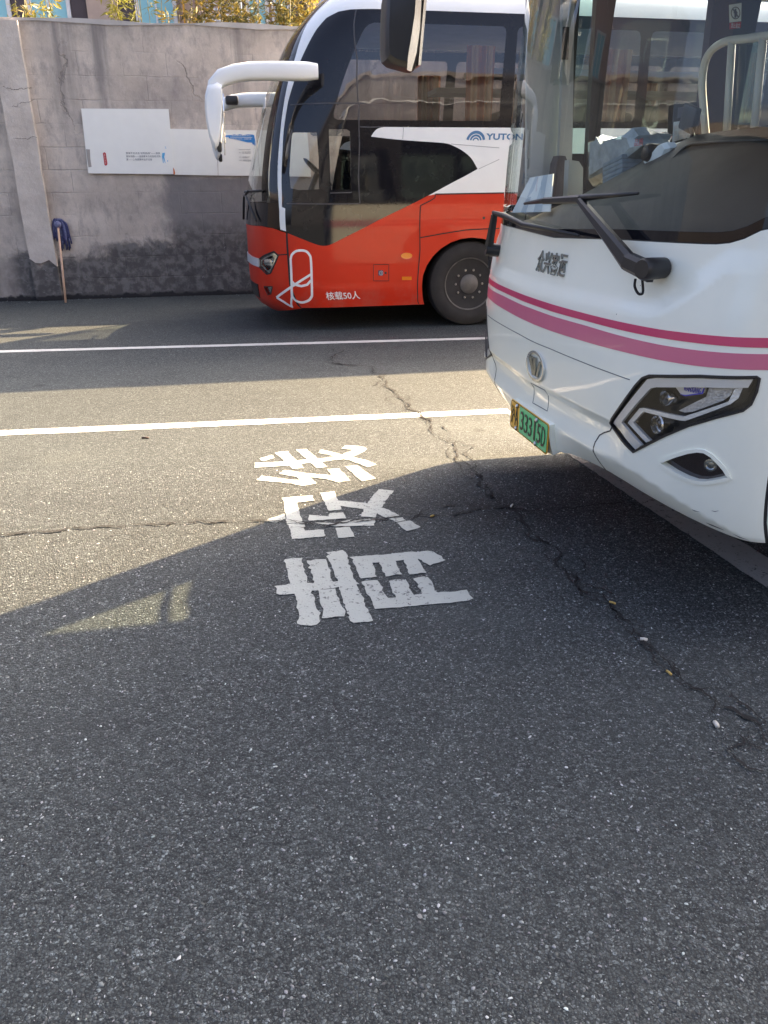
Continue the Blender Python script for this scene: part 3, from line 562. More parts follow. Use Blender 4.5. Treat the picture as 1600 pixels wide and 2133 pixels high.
flat('orange_tape', [q2([(361, 349), (363.5, 353), (365, 360), (364, 364), (361.5, 363)])], lambda P, d: f2(P, d+.02), MA['orange'], b2, th=.004)
# ------------------------------------------------------------------ mop leaning on the wall
foot = gnd(137, 631); topm = onplane(121, 472, WP-IN*.06, IN); mop = thing('mop', foot, 'blue string mop standing upside down against the wall', 'mop')
hd = topm-foot; tube('handle', [foot+ZZ*.005, foot+hd*.5, topm], .0165, MA['wood'], mop, 10)
c = topm+hd/np.linalg.norm(hd)*.03; lathe('clamp', [(.02, -.05), (.045, -.03), (.055, 0), (.05, .03), (.015, .05)], c, hd, MA['mopw'], mop, 12)
for i in range(90):
    a = random.uniform(-math.pi, 0) if i % 4 else random.uniform(0, math.pi); out = AX*math.cos(a)*1.05+IN*math.sin(a)*.45; r = random.uniform(.035, .10)*(1.25 if math.cos(a) > 0 else .8); L = random.uniform(.14, .33)*(1.15 if math.cos(a) > -.2 else .75)
    if out@IN < 0: out = out-IN*(out@IN)*1.5
    p = [c+ZZ*.02, c+out*r*.5+ZZ*random.uniform(.04, .085), c+out*r+ZZ*.0, c+out*r*1.12-ZZ*L*.5, c+out*r*random.uniform(.9, 1.25)-ZZ*L]
    tube('yarn_strand', smoothpts(p, 3), .009, MA['mop'] if i % 3 else MA['mopw'], mop, 4)
# ------------------------------------------------------------------ litter
def litter(name, px, px2, r, mat, label, cat):
    a, b = gnd(*px), gnd(*px2); m = (a+b)/2; o = tube(name, [a+ZZ*(r*.75+.002)-m*0, m+ZZ*(r*.9+.003), b+ZZ*(r*.7+.002)], r, MA[mat], None, 7, smooth=True); tag(o, label, cat); return o
litter('dry_leaf', (1269, 1256), (1282, 1260), .0045, 'butt', 'curled yellow dry leaf lying on the crack right of the painted characters', 'leaf')
litter('dry_leaf', (1388, 1400), (1398, 1408), .0045, 'butt', 'small pale yellow dry leaf lower right, beside the long crack', 'leaf')
litter('paper_scrap', (1333, 1334), (1348, 1336), .006, 'buttw', 'cream paper scrap on the crack between the two yellow leaves', 'litter')
litter('cigarette_butt', (1064, 1058), (1068, 1053), .005, 'buttw', 'white cigarette butt on the dark oil stain', 'cigarette butt')
litter('dry_leaf', (897, 1078), (904, 1076), .005, 'butt', 'orange yellow scrap of leaf just right of the middle painted character', 'leaf')
litter('twig', (296, 914), (310, 914), .006, 'brown', 'short brown twig on the sunlit asphalt below the white line', 'twig')
litter('paper_scrap', (1488, 1508), (1494, 1518), .007, 'buttw', 'small cream paper scrap lowest on the right foreground asphalt', 'litter')
# ------------------------------------------------------------------ building and bamboo behind the wall
BP = WP+IN*7.5; bfn = lambda off: (lambda Q, d: BP+Q[:, :1]*AX+Q[:, 1:2]*ZZ-(off+d)*IN)
def bu(px): return float((onplane(px, 25, BP, IN)-BP)@AX)
bld = thing('workshop_building', BP, 'pink and dark clad building with cyan windows behind the wall', 'building')
flat('facade', [[(-16, -.05), (26, -.05), (26, 8.5), (-16, 8.5)]], bfn(0.), MA['bpink'], bld, th=.3)
flat('cornice', [[(-16.1, 8.5), (26.1, 8.5), (26.1, 8.9), (-16.1, 8.9)]], bfn(.12), MA['broof'], bld, th=.5)
flat('roof', [[(-16, 8.88), (26, 8.88), (26, 8.93), (-16, 8.93)]], bfn(-.3), MA['broof'], bld, th=6)
for x0, x1 in ((26, 60), (150, 182), (246, 281), (492, 512), (606, 640)): flat('dark_pier', [[(bu(x0), 0), (bu(x1), 0), (bu(x1), 8.4), (bu(x0), 8.4)]], bfn(.05), MA['bdark'], bld, th=.048)
for x0, x1 in ((184, 245), (380, 404)): flat('beige_pier', [[(bu(x0), 0), (bu(x1), 0), (bu(x1), 8.4), (bu(x0), 8.4)]], bfn(.16), MA['bbeige'], bld, th=.158)
def bwindow(x0, x1, z0, z1, nx):
    a, b = bu(x0), bu(x1); f = flat('window', [[(a, z0), (b, z0), (b, z1), (a, z1)]], bfn(.09), MA['bframe'], bld, holes=[[(a+.06+(b-a-.12)*i/nx+.02, z0+.07), (a+.06+(b-a-.12)*(i+1)/nx-.02, z0+.07), (a+.06+(b-a-.12)*(i+1)/nx-.02, z1-.07), (a+.06+(b-a-.12)*i/nx+.02, z1-.07)] for i in range(nx)], th=.088)
    for i in range(nx):
        p, q = a+.06+(b-a-.12)*i/nx, a+.06+(b-a-.12)*(i+1)/nx; flat('pane', [[(p+.01, z0+.06), (q-.01, z0+.06), (q-.01, z1-.06), (p+.01, z1-.06)]], bfn(.05), MA['cyan'], f, th=.02)
for x0, x1 in ((-70, 25), (61, 149), (283, 369), (513, 560), (566, 605), (700, 786), (850, 936), (1000, 1086), (1150, 1236), (-300, -214), (-180, -94)): bwindow(x0, x1, 3.35, 6.4, 2)
flat('drain_pipe', [[(bu(382), 0), (bu(386), 0), (bu(386), 8.4), (bu(382), 8.4)]], bfn(.3), MA['ypipe'], bld, th=.1)
# steel stair seen over the wall
sp = BP-IN*1.2; st = thing('steel_stair', sp+AX*bu(430), 'grey steel stair between the bamboo clumps behind the wall', 'stair')
sA, sB = onplane(425, 60, sp, IN), onplane(447, -30, sp, IN); dS = sB-sA
for w in (-.02, .62):
    p = [sA+AX*w*.8-dS*3.8, sA+AX*w*.8+dS*3.0]; p[0][2] = max(p[0][2], 0); tube('stringer', p, .05, MA['silver'], st, 6)
for i in range(-24, 40):
    q = sA+dS*(i/8.+.06)
    if q[2] > .1: box('tread', q+AX*.24, (.52, .22, .035), MA['silver'], st, BUSR)
tube('post', [sA+AX*.8+ZZ*(-sA[2]), sA+AX*.8+ZZ*3.5], .04, MA['silver'], st, 6)
def bamboo(px, depth, seed, zt, dense, lean, mats, label):
    r = np.random.default_rng(seed); p0 = WP+IN*depth; b = onplane(px, 40, p0, IN); root = thing('bamboo', (b[0], b[1], 0), label, 'bamboo', 'bamboo behind the wall')
    cul = []; LV = [[], []]; base = np.array([b[0], b[1], 0])
    for c in range(5):
        o = np.array([r.normal(0, .13), r.normal(0, .1), 0]); top = zt*(.78+.25*r.random()); ln = np.array([r.normal(lean, .10), r.normal(0, .08), 0])
        pts = [base+o+ln*(t*t)*top*.35+ZZ*t*top for t in np.linspace(0, 1, 7)]; cul.append(pts)
        tube('culm', pts, np.linspace(.014, .005, 7), MA['culm'], root, 5)
        for k in range(dense):
            t = .5+.5*r.random(); i = min(int(t*6), 5); q = pts[i]+(pts[i+1]-pts[i])*(t*6-i); a = r.random()*6.283
            d = np.array([math.cos(a), math.sin(a), r.normal(.1, .5)]); d /= np.linalg.norm(d); s0 = q+d*r.random()*.26*(1.25-t*.4)
            for j in range(5):
                a2 = a+r.normal(0, .8); e = np.array([math.cos(a2), math.sin(a2), r.normal(-.15, .6)]); e /= np.linalg.norm(e); L = .075+.10*r.random(); sd = np.cross(e, r.normal(0, 1, 3)); sd /= np.linalg.norm(sd)+1e-9; w = L*(.085+.05*r.random())
                s1 = s0+r.normal(0, .025, 3); LV[int(r.random() < .3)].append((s1, s1+e*L*.4+sd*w, s1+e*L, s1+e*L*.4-sd*w))
    for m, lv in zip(mats, LV):
        v = np.array(lv).reshape(-1, 3); mesh('foliage', v, np.arange(len(v)).reshape(-1, 4), MA[m], root)
for a in ((40, 1.6, 1, 4.9, 10, .1, 'leaf', 'leaf', 'small bright bamboo tips at the far left above the wall'), (105, 1.8, 2, 5.4, 38, -.1, 'leaf', 'leafy', 'light green bamboo in front of the second cyan window'), (215, 1.7, 3, 5.4, 34, .05, 'leaf', 'leaf', 'sparse yellow green bamboo in front of the beige pier'), (302, 1.6, 4, 5.0, 18, .0, 'leaf', 'leaf', 'thin bamboo at the left of the third cyan window'), (342, 1.6, 5, 4.6, 12, .2, 'leafy', 'leaf', 'shortest bamboo sprig at the right of the third cyan window'),
          (385, 2.0, 6, 5.3, 60, .05, 'leafy', 'leafd', 'dense olive bamboo clump beside the yellow pipe'), (412, 1.9, 16, 4.9, 40, .1, 'leafy', 'leafd', 'olive bamboo clump just left of the steel stair'), (474, 2.2, 7, 5.5, 95, .0, 'leafd', 'leafy', 'thickest dark olive bamboo clump right of the steel stair'), (536, 2.2, 8, 5.5, 80, .05, 'leafd', 'leafy', 'dark green bamboo clump before the fourth cyan window'), (578, 2.0, 9, 5.5, 80, .0, 'leafd', 'leafy', 'brownish bamboo clump between two cyan windows'), (622, 2.2, 10, 5.6, 95, .0, 'leafy', 'leaf', 'sunlit bamboo clump left of the coach roof'), (665, 2.4, 11, 5.6, 80, .0, 'leafy', 'leafd', 'bamboo clump partly hidden by the coach roof')):
    bamboo(a[0], a[1], a[2], a[3], a[4], a[5], (a[6], a[7]), a[8])
# ------------------------------------------------------------------ depot behind the camera, dark block added at left (seen only as reflections)
def yard(name, c, w, d, h, rz, label, rows, wm_='bcream'):
    root = thing(name, c, label, 'building'); R = np.array(Matrix.Rotation(rz, 3, 'Z')); ex, ey = R[:, 0], R[:, 1]; c = np.asarray(c, float)
    box('wall', c+ZZ*(h/2-.02), (w, d, h), MA[wm_], root, R); box('roof', c+ZZ*(h+.2), (w+.6, d+.6, .44), MA['broof'], root, R)
    for r_ in range(rows):
        for i in range(int(w/3.4)):
            x = -w/2+2+i*3.4; z = 1.8+r_*3.2; f = box('window', c+ex*x+ey*(d/2+.03)+ZZ*z, (1.9, .08, 1.5), MA['bframe'], root, R)
            for s in (-.46, .46): box('pane', c+ex*(x+s)+ey*(d/2+.075)+ZZ*z, (.82, .03, 1.34), MA['bwin'], f, R)
yard('depot_building', (4, -36, 0), 70, 8, 11.0, math.radians(10.7), 'cream depot building across the yard behind the camera', 3)
yard('reflection_block', (-38, 6, 0), 40, 8, 6.6, math.radians(-79), 'dark brown block added far left outside the picture for reflections', 0, 'obrown')  # unseen block added so the white bus windscreen reflects something dark
# ------------------------------------------------------------------ red coach
CW = gnd(975, 678); CP = CW-IN*.04; NOSE = 2.57
CO = np.array([CP[0], CP[1], 0])-AX*NOSE+IN*1.275
coach = thing('red_coach', CO+AX*5, 'red, black and white coach parked beside the stained wall', 'coach')
CS = Shell(CO, -IN, 1.275, [(0, 0), (.015, .3), (.05, .58), (.11, .80), (.20, .98), (.33, 1.12), (.48, 1.21), (.66, 1.258), (.85, 1.273), (1.1, 1.275)],
           [(.1, .32), (.165, .22), (.25, .09), (.32, .04), (.62, .0), (1.14, .0), (1.53, .04), (1.91, .125), (2.435, .28), (2.84, .45), (3.11, .60), (3.3, .76), (3.45, .92), (3.6, 1.12)],
           [(0, .06), (.25, .03), (.5, .0), (1.3, .0), (2.2, .02), (3.0, .05), (3.25, .075), (3.38, .12), (3.5, .22), (3.6, .40)], (.9, 3.4), 11.8)
def ca(s): return CS.so(s+NOSE)          # s from the front wheel centre -> arc parameter (z-independent far behind the nose)
A_END = CS.amax; ZROOF = 3.5
CS.amin = .45; cm = CS.many
bot = [(597, 485), (625, 496), (650, 506), (665, 511), (678, 512), (690, 509), (720, 494), (760, 474), (800, 453), (850, 429), (892, 407.5)]
botp = cm(smoothpts(bot, 3)); diag = cm([(943, 380), (970, 366), (995, 352)])
swl = cm(smoothpts([(995, 352), (982, 330), (965, 315), (945, 304), (925, 298), (870, 294), (820, 290), (773, 284.5)], 4)[1:]); tip = cm(smoothpts([(773, 284.5), (779, 275), (787, 268), (798, 264.5)], 4)[1:]); beltx = cm([(1050, 264)])[0]
red = cm([(907, 404.5), (1040, 402)])
zb_ = red[1][1]; zw = beltx[1]
arch = lambda s0: [(ca(s0-.60*math.cos(t)), .49+.53*math.sin(t)) for t in np.linspace(math.pi, 0, 15)]
WB = 5.9
seam = cm([(597, 485), (598.5, 510), (602, 560), (605, 596)]); seam.append((seam[-1][0]+.05, .27))
skirt = .272
poly_red = botp+[(red[0][0], red[0][1]), (red[1][0], zb_), (A_END, zb_), (A_END, skirt), (ca(WB+.6), skirt)]+arch(WB)+[(ca(WB-.6), skirt), (ca(.6), skirt)]+arch(0)+[(ca(-.6), skirt)]+seam[::-1][:-1]
poly_red = [p for i, p in enumerate(poly_red) if i == 0 or np.hypot(p[0]-poly_red[i-1][0], p[1]-poly_red[i-1][1]) > .004]
for sd in (1, -1):
    lp = CS.patch('lower_panel', [poly_red], MA['red'], coach, side=sd, step=.09)
# front bumper wraps round to the far side
asx, azx = seam[0]
bh = [(asx-.004, azx-.004), (asx-.18, azx+.045), (asx-.40, azx+.062), (asx-.7, azx+.062)]
bn = bh+[(0, azx+.062)]; sl = [(p[0]-.006, p[1]) for p in seam]
bl = [(sl[-1][0], .262), (sl[-1][0]-.25, .225), (sl[-1][0]-.55, .19), (0, .175)]
hl = cm([(540, 540), (551, 532), (571, 524), (580, 532), (572, 551), (564, 569), (556, 571), (547, 562), (538, 553)])
fogp = cm([(550, 597), (568, 597), (565, 612), (558, 614)])
near = bn[::-1]; P = [(-a, z) for a, z in bh]+[(0, azx+.062)]+bh[::-1]+sl[1:-1]+bl[:-1]+[(0, .175)]+[(-a, z) for a, z in bl[:-1][::-1]]+[(-a, z) for a, z in sl[1:-1][::-1]]
mir = lambda q: [(-a, z) for a, z in q]
CS.patch('front_bumper', [P], MA['red'], coach, holes=[hl, mir(hl), fogp, mir(fogp)], step=.05)
CS.ribbon('panel_gap', [(asx+.002, azx)]+[(p[0], p[1]) for p in seam[1:]], .022, MA['rubber'], coach, off=.002)
CS.ribbon('panel_gap', cm([(580, 531), (590, 530.5), (598, 530)]), .012, MA['rubber'], coach, off=.002)
for sd, q in ((1, hl), (-1, hl)):
    h = CS.patch('headlight', [q], MA['lampd'], coach, off=-.09, th=.01, side=sd, step=.04)
    c_ = np.mean(q, 0); sh = lambda k, q=q, c_=c_: [tuple(c_+(np.array(p)-c_)*k) for p in q]
    CS.patch('reflector', [sh(.9)], MA['lamp'], h, holes=[sh(.66)], off=-.012, th=.012, side=sd, step=.03)
    CS.patch('inner_reflector', [sh(.62)], MA['lamp'], h, off=-.07, th=.008, side=sd, step=.03)
    for t in (-.35, -.05, .25): p = CS.S(np.array((c_[0]+t*.16)*sd), np.array(c_[1]+.01), -.05); lathe('bulb', [(.008, 0), (.034, .012), (.040, .03), (.012, .034)], p, CS.N(np.array((c_[0]+t*.16)*sd), np.array(c_[1])), MA['chrome'], h, 14)
    CS.patch('lens', [q], MA['gl_lens'], h, off=.001, th=0, side=sd, step=.04)
    CS.ribbon('surround', q, .016, MA['rubber'], h, off=.004, closed=True, side=sd)
    f = CS.patch('fog_lamp', [fogp], MA['lampd'], coach, off=-.05, th=.01, side=sd, step=.03); CS.patch('reflector', [[tuple(np.mean(fogp, 0)+(np.array(p)-np.mean(fogp, 0))*.8) for p in fogp]], MA['lamp'], f, off=-.02, th=.01, side=sd, step=.03)
    CS.ribbon('surround', fogp, .012, MA['lampd'], f, off=.003, closed=True, side=sd)
zc_ = float(np.mean([hl[0][1], hl[-1][1]])); ac = hl[0][0]
CS.patch('chrome_strip', [[(-ac, zc_-.05), (-.25, zc_-.035), (.25, zc_-.035), (ac, zc_-.05), (ac+.01, zc_+.045), (.25, zc_+.06), (-.25, zc_+.06), (-ac-.01, zc_+.045)]], MA['silver'], coach, off=.014, th=.016)
CS.patch('air_intake', [[(-.62, .33), (.62, .33), (.68, .50), (-.68, .50)]], MA['blackp'], coach, off=.006, th=.012)
# white pillar trim running from the belt to the roof
zl = lambda p: zoomed(p, 400, 0, 4.)
left = cm([(584, 478), (582, 440), (579.5, 400), (579, 337), (584, 275), (590, 225), (600, 172), (612, 130), (617, 112), (625, 85), (640, 50), (656, 29)])
right = cm([(596, 482), (594, 434), (587.5, 431), (587, 400), (588, 325), (591, 270), (600, 212), (614, 165), (624, 130), (637, 102), (647, 82), (660, 60), (680, 37), (705, 24), (730, 19.5), (742, 19)])
lt = left+[(left[-1][0]+.10, ZROOF-.02), (left[-1][0]+.12, ZROOF)]
zbt = right[-1][1]; roofnear = [(lt[-1][0], ZROOF), (A_END, ZROOF), (A_END, zbt), (right[-1][0], zbt)]
pil = lt+[(A_END, ZROOF), (A_END, zbt)]+right[::-1]
for sd in (1, -1): CS.patch('pillar_and_cantrail', [pil], MA['whitec'], coach, side=sd, step=.08)
# windscreen: lower mask, clear glass, upper mask
lk = [p for p in left]; ztop_l = ZROOF
zA = left[2][1]; zB = left[7][1]
def lane(z): return float(np.interp(z, [p[1] for p in lt], [p[0] for p in lt]))
def wpoly(z0, z1, n=10, e=.003): zs = np.linspace(z0, z1, n); return [(lane(z)-e, z) for z in zs]+[(-(lane(z)-e), z) for z in zs[::-1]]
ws = CS.patch('windscreen', [wpoly(1.42, 2.9, 10, .13)], MA['gl_clear'], coach, th=0, step=.07)
CS.patch('lower_mask', [[(asx-.06, azx+.03), (asx-.18, azx+.048), (asx-.40, azx+.066), (-(asx-.40), azx+.066), (-(asx-.18), azx+.048), (-(asx-.06), azx+.03)]+wpoly(1.2, 1.417)[10:][::1]+wpoly(1.2, 1.417)[:10][::-1]] if False else [[(left[0][0]-.003, left[0][1]), (asx-.18, azx+.05), (asx-.40, azx+.066), (-(asx-.40), azx+.066), (-(asx-.18), azx+.05), (-(left[0][0]-.003), left[0][1]), (-(lane(1.3)-.003), 1.3), (-(lane(1.417)-.003), 1.417), (lane(1.417)-.003, 1.417), (lane(1.3)-.003, 1.3)]], MA['black'], ws, step=.07)
CS.patch('upper_mask', [wpoly(2.903, ZROOF, 12)], MA['black'], ws, step=.07)
for sd in (1, -1): zq = np.linspace(1.42, 2.9, 12); CS.patch('side_mask', [[(lane(z)-.003, z) for z in zq]+[(lane(z)-.13, z) for z in zq[::-1]]], MA['black'], ws, side=sd, step=.05)
# roof cap
ts = np.linspace(-A_END, A_END, 241); edge = CS.S(ts, np.full(241, ZROOF), 0.); cl = CO+AX*0
rows = []
for k in (0, .12, .3, .55, .8, 1.):
    e = edge.copy(); rel = e-CO; w = rel@(-IN); s_ = rel@AX; s2 = np.maximum(s_, 1.05); e = CO+((1-k)*s_+k*np.maximum(s_, 1.05+.5*k))[:, None]*AX+(w*(1-k))[:, None]*(-IN)+ZZ*(ZROOF+.16*(1-(1-k)**2.2)); rows.append(e)
vs = np.vstack(rows); fs = [[i*241+j, i*241+j+1, (i+1)*241+j+1, (i+1)*241+j] for i in range(5) for j in range(240)]
mesh('roof', vs, fs, MA['whitec'], coach, True)
box('air_conditioner', CO+AX*5.2+ZZ*(ZROOF+.20), (3.6, 1.75, .26), MA['head'], coach, BUSR, .07, 3)
# dark glazing band with window openings
pane1 = cm([(607, 282), (609, 276), (614, 275.5), (660, 276), (664, 330), (665, 394), (622, 396), (605, 392), (602, 360), (604, 320)]); pane2 = cm([(685, 269), (722, 269), (729, 273), (731, 330), (732, 395), (690, 396), (687, 330)])
pw0 = cm([(770, 40), (770, 66)])
w1 = cm([(769, 44), (772, 38), (1040, 40)])[0:2]; a0 = w1[0][0]; zlo, zhi = cm([(775, 250)])[0][1], cm([(775, 46)])[0][1]
def rr(a, b, z0, z1, r=.06): return [(a+r, z0), (b-r, z0), (b-.3*r, z0+.3*r), (b, z0+r), (b, z1-r), (b-.3*r, z1-.3*r), (b-r, z1), (a+r, z1), (a+.3*r, z1-.3*r), (a, z1-r), (a, z0+r), (a+.3*r, z0+.3*r)]
a1 = cm([(1048, 150)])[0][0]; win = [rr(a0, a1, zlo, zhi)]; a = a1+.16
while a+1.5 < A_END-.25: win.append(rr(a, a+1.5, zlo, zhi)); a += 1.62
band = right[::-1][:]; gap = [right[0]]+[p for p in botp[1:]]+diag+swl+tip+[(A_END, zw), (A_END, zbt-.002)]+[(p[0]+.002, p[1]-.001) for p in right[::-1]]
gap = [p for i, p in enumerate(gap) if i == 0 or np.hypot(p[0]-gap[i-1][0], p[1]-gap[i-1][1]) > .004]
dr_ = [(pane1[0][0]-.02, 1.36), (pane2[2][0]+.25, 1.36), (pane2[2][0]+.25, 2.34), (pane1[1][0]-.02, 2.34)]
for sd in (1, -1):
    pn_ = [pane1, pane2] if sd > 0 else [dr_]
    g = CS.patch('glazing_band', [gap], MA['black'], coach, holes=win+pn_, side=sd, step=.07)
    for w in win: CS.patch('side_window', [w], MA['gl_dark'], g, side=sd, off=-.002, th=0, step=.1)
    for w in pn_: CS.patch('driver_window', [w], MA['gl_clear'], g, side=sd, off=-.002, th=0, step=.06)
    CS.patch('white_swoosh', [[botp[-1]]+diag+swl+tip+[(A_END, zw), (A_END, zb_), (red[1][0], zb_), red[0]]], MA['whitec'], coach, side=sd, step=.07)
grey = plain('seam_grey', (.05, .05, .055), .5)
for l in ([(605, 219), (680, 215), (760, 215)], [(597, 424), (700, 425), (750, 424)], [(748, 218), (749, 300), (750, 424)], [(742, 21), (744, 120), (746, 214)], [(750, 264), (772, 265), (798, 264)], [(688, 402), (730, 401), (733, 400)]): CS.ribbon('panel_gap', cm(l), .012, grey, coach, off=.003)
for l in ([(907, 404.5), (906, 412), (895, 419), (876, 428), (875, 520), (872, 633)], [(876, 495), (920, 487), (970, 479), (1025, 476), (1040, 476)]): CS.ribbon('panel_gap', cm(l), .012, MA['rubber'], coach, off=.002)
CS.ribbon('panel_gap', [(red[0][0], red[0][1]), (red[1][0], zb_), (A_END, zb_)], .014, MA['rubber'], coach, off=.002)
for l in ([(839, 290), (841, 264)], [(940, 300), (1040, 308)], [(997, 352), (1040, 332)]): CS.ribbon('panel_gap', cm(l), .006, plain('faint_gap', (.30, .31, .32), .6), coach, off=.0015)
# logo and lettering on the white swoosh
la, lz = cm([(991, 291)])[0]
for r, wd_ in ((.088, .030), (.055, .020), (.028, .014)): CS.ribbon('logo_arc', [(la+.105*(r/.088)*math.cos(t), lz-.012+r*1.0*math.sin(t)) for t in np.linspace(.12, math.pi-.12, 24)], wd_, MA['logoblue'], coach, off=.003, step=.02)
ya, yz0 = cm([(1012, 291.5)])[0]; yb, yz1 = cm([(1047, 278)])[0]
text('lettering', 'YUTONG', lambda P, d: CS.S(P[:, 0], P[:, 1], .002+d), (ya, yz0, ya+(yb-ya)*2.7, yz1), MA['logoblue'], coach, .0015, bold=.03)
na, nz0 = cm([(681, 625)])[0]; nb, nz1 = cm([(748, 606)])[0]
text('capacity_lettering', '核载50人', lambda P, d: CS.S(P[:, 0], P[:, 1], .002+d), (na, nz0, nb, nz1), MA['whitec'], coach, .0012, bold=.01)
zz = lambda p: zoomed(p, 480, 380, 5.); mk = MA['whitec']
cap = [(628, 800), (640, 755), (680, 718), (735, 708), (790, 718), (825, 755), (838, 800), (845, 950), (850, 1150), (845, 1190), (815, 1228), (750, 1250), (690, 1235), (655, 1200), (642, 1150), (635, 950)]
CS.ribbon('line_logo', [cm([p])[0] for p in smoothpts(zz(cap)+[zz(cap)[0]], 3)[:-1]], .026, mk, coach, off=.003, closed=True)
CS.ribbon('line_logo', cm(zz([(640, 1030), (675, 1065), (740, 1080), (800, 1065), (840, 1020)])), .026, mk, coach, off=.0035)
CS.ribbon('line_logo', cm(zz([(843, 955), (740, 1020), (640, 1085), (560, 1140), (482, 1198)])), .026, mk, coach, off=.004)
CS.ribbon('line_logo', cm(zz([(482, 1198), (560, 1245), (648, 1298)])), .026, mk, coach, off=.0035); CS.ribbon('line_logo', cm(zz([(645, 1298), (640, 1190), (636, 1090)])), .022, mk, coach, off=.0032)
fl = cm([(778, 551), (810, 551), (810, 585), (778, 585)]); CS.ribbon('flap_gap', fl, .007, MA['rubber'], coach, off=.0015, closed=True)
CS.patch('flap_sticker', [cm([(788, 563), (798, 563), (798, 574), (788, 574)])], MA['sticker'], coach, off=.002, th=.002); kx, kz = cm([(803.5, 568.5)])[0]
text('sticker_symbol', 'ⓣ', lambda P, d: CS.S(P[:, 0], P[:, 1], .0025+d), (fl[0][0]+.067, kz-.024, fl[0][0]+.112, kz+.024), MA['whitec'], coach, .0005)
for (x, y), r in (((803.5, 568.5), .013), ((1008, 454), .016)): q = cm([(x, y)])[0]; lathe('lock', [(r, -.004), (r, .003), (r*.6, .004)], CS.S(np.array(q[0]), np.array(q[1])), -IN, MA['blackp'], coach, 14)
ma, mz = cm([(846.5, 532.5)])[0]; CS.patch('turn_signal', [[(ma+.068*math.cos(t), mz+.033*math.sin(t)) for t in np.linspace(0, 2*math.pi, 20, endpoint=False)]], MA['amber'], coach, off=.016, th=.018, step=.03)
mq = cm([(837, 576), (857, 576), (857, 583), (837, 583)]); CS.patch('side_marker', [mq], MA['amber'], coach, off=.012, th=.014, step=.03)
# wheels
def wheel(name, s, sd, parent, O, nearv, W, R=.49, mat_r='rim'):
    c = O+AX*s+nearv*sd*W+ZZ*R; ax = nearv*sd; w = thing_part(name, parent, c)
    lathe('tyre', [(.30, -.02), (.34, .0), (.43, .004), (.475, -.02), (R-.002, -.06), (R, -.12), (R-.003, -.2), (.46, -.27), (.32, -.28)], c, ax, MA['tyre'], w, 56)
    lathe('rim', [(.30, -.03), (.305, -.005), (.292, -.01), (.283, -.05), (.26, -.075), (.222, -.06), (.205, -.035), (.12, -.045), (.11, -.01), (.085, .0), (.05, .012), (.0, .014)], c, ax, MA[mat_r], w, 48)
    e1 = AX; e2 = ZZ
    for i in range(10):
        t = 2*math.pi*i/10; d = e1*math.cos(t)+e2*math.sin(t)
        lathe('wheel_nut', [(.017, -.05), (.015, -.02), (.009, -.008)], c+d*.165, ax, MA['steelr'], w, 8); lathe('hand_hole', [(.030, -.08), (.029, -.058)], c+(e1*math.cos(t+.31)+e2*math.sin(t+.31))*.243, ax, MA['under'], w, 12)
    return w
def thing_part(name, parent, c):
    o = lathe(name, [(.06, -.26), (.06, -.05)], c, -IN, MA['under'], parent, 10); return o
for s in (0., WB):
    for sd in (1, -1): wheel('wheel', s+NOSE, sd, coach, CO, -IN, 1.235)
# chassis, floor, bulkheads
def bbox(name, s0, s1, w0, w1, z0, z1, mat, par, O=CO, bev=0): return box(name, O+AX*(s0+s1)/2-IN*(w0+w1)/2+ZZ*(z0+z1)/2, (s1-s0, abs(w1-w0), z1-z0), MA[mat], par, BUSR, bev)
bbox('underbody', .75, NOSE-.72, -1.18, 1.18, .34, 1.0, 'under', coach); bbox('underbody', NOSE+.72, 11.7, -1.15, 1.15, .34, 1.0, 'under', coach); bbox('underbody', NOSE-.74, NOSE+.74, -.75, .75, .45, 1.02, 'under', coach)
bbox('floor', 2.1, 11.7, -1.2, 1.2, 1.22, 1.27, 'floorm', coach); bbox('cab_floor', .55, 2.1, -1.15, 1.15, .99, 1.03, 'floorm', coach); bbox('ceiling', 1.5, 11.7, -1.1, 1.1, 3.28, 3.31, 'ceil', coach)
bbox('rear_wall', 11.74, 11.8, -1.24, 1.24, .35, 3.4, 'whitec', coach)
for sd in (1, -1): bbox('luggage_rack', 2.6, 11.6, sd*.62, sd*1.12, 2.72, 2.78, 'ceil', coach)
def cseat(s, w, z=1.27, head=True, par=coach, O=CO):
    b = O+AX*s-IN*w+ZZ*z; r = box('seat', b+ZZ*.40+AX*-.02, (.46, .46, .14), MA['seat'], par, BUSR, .05, 3)
    la = .22; R = BUSR@np.array(Matrix.Rotation(la, 3, 'Y')); q = b+AX*.28+ZZ*.82
    o = box('backrest', q, (.13, .46, .78), MA['seat'], r, R, .05, 3)
    if head: box('headrest_cover', q+R[:, 2]*.29+R[:, 0]*-.004, (.145, .40, .22), MA['head'], r, R, .05, 3)
    box('seat_base', b+ZZ*.17, (.3, .3, .34), MA['under'], r, BUSR)
for i in range(9):
    for w in (.88, .38, -.38, -.88): cseat(3.0+i*.88, w, head=(i > 0))
cseat(1.45, .62, 1.03, False)
lathe('steering_wheel', [(.205, -.012), (.225, 0), (.205, .012), (.185, 0)], CO+AX*.86-IN*.62+ZZ*1.74, AX*.7+ZZ*.75, MA['blackp'], coach, 28)
tube('steering_column', [CO+AX*.6-IN*.62+ZZ*1.2, CO+AX*.86-IN*.62+ZZ*1.74], .035, MA['blackp'], coach, 8)
bbox('dashboard', .32, .72, -1.0, 1.0, 1.05, 1.50, 'dark', coach, bev=.08)
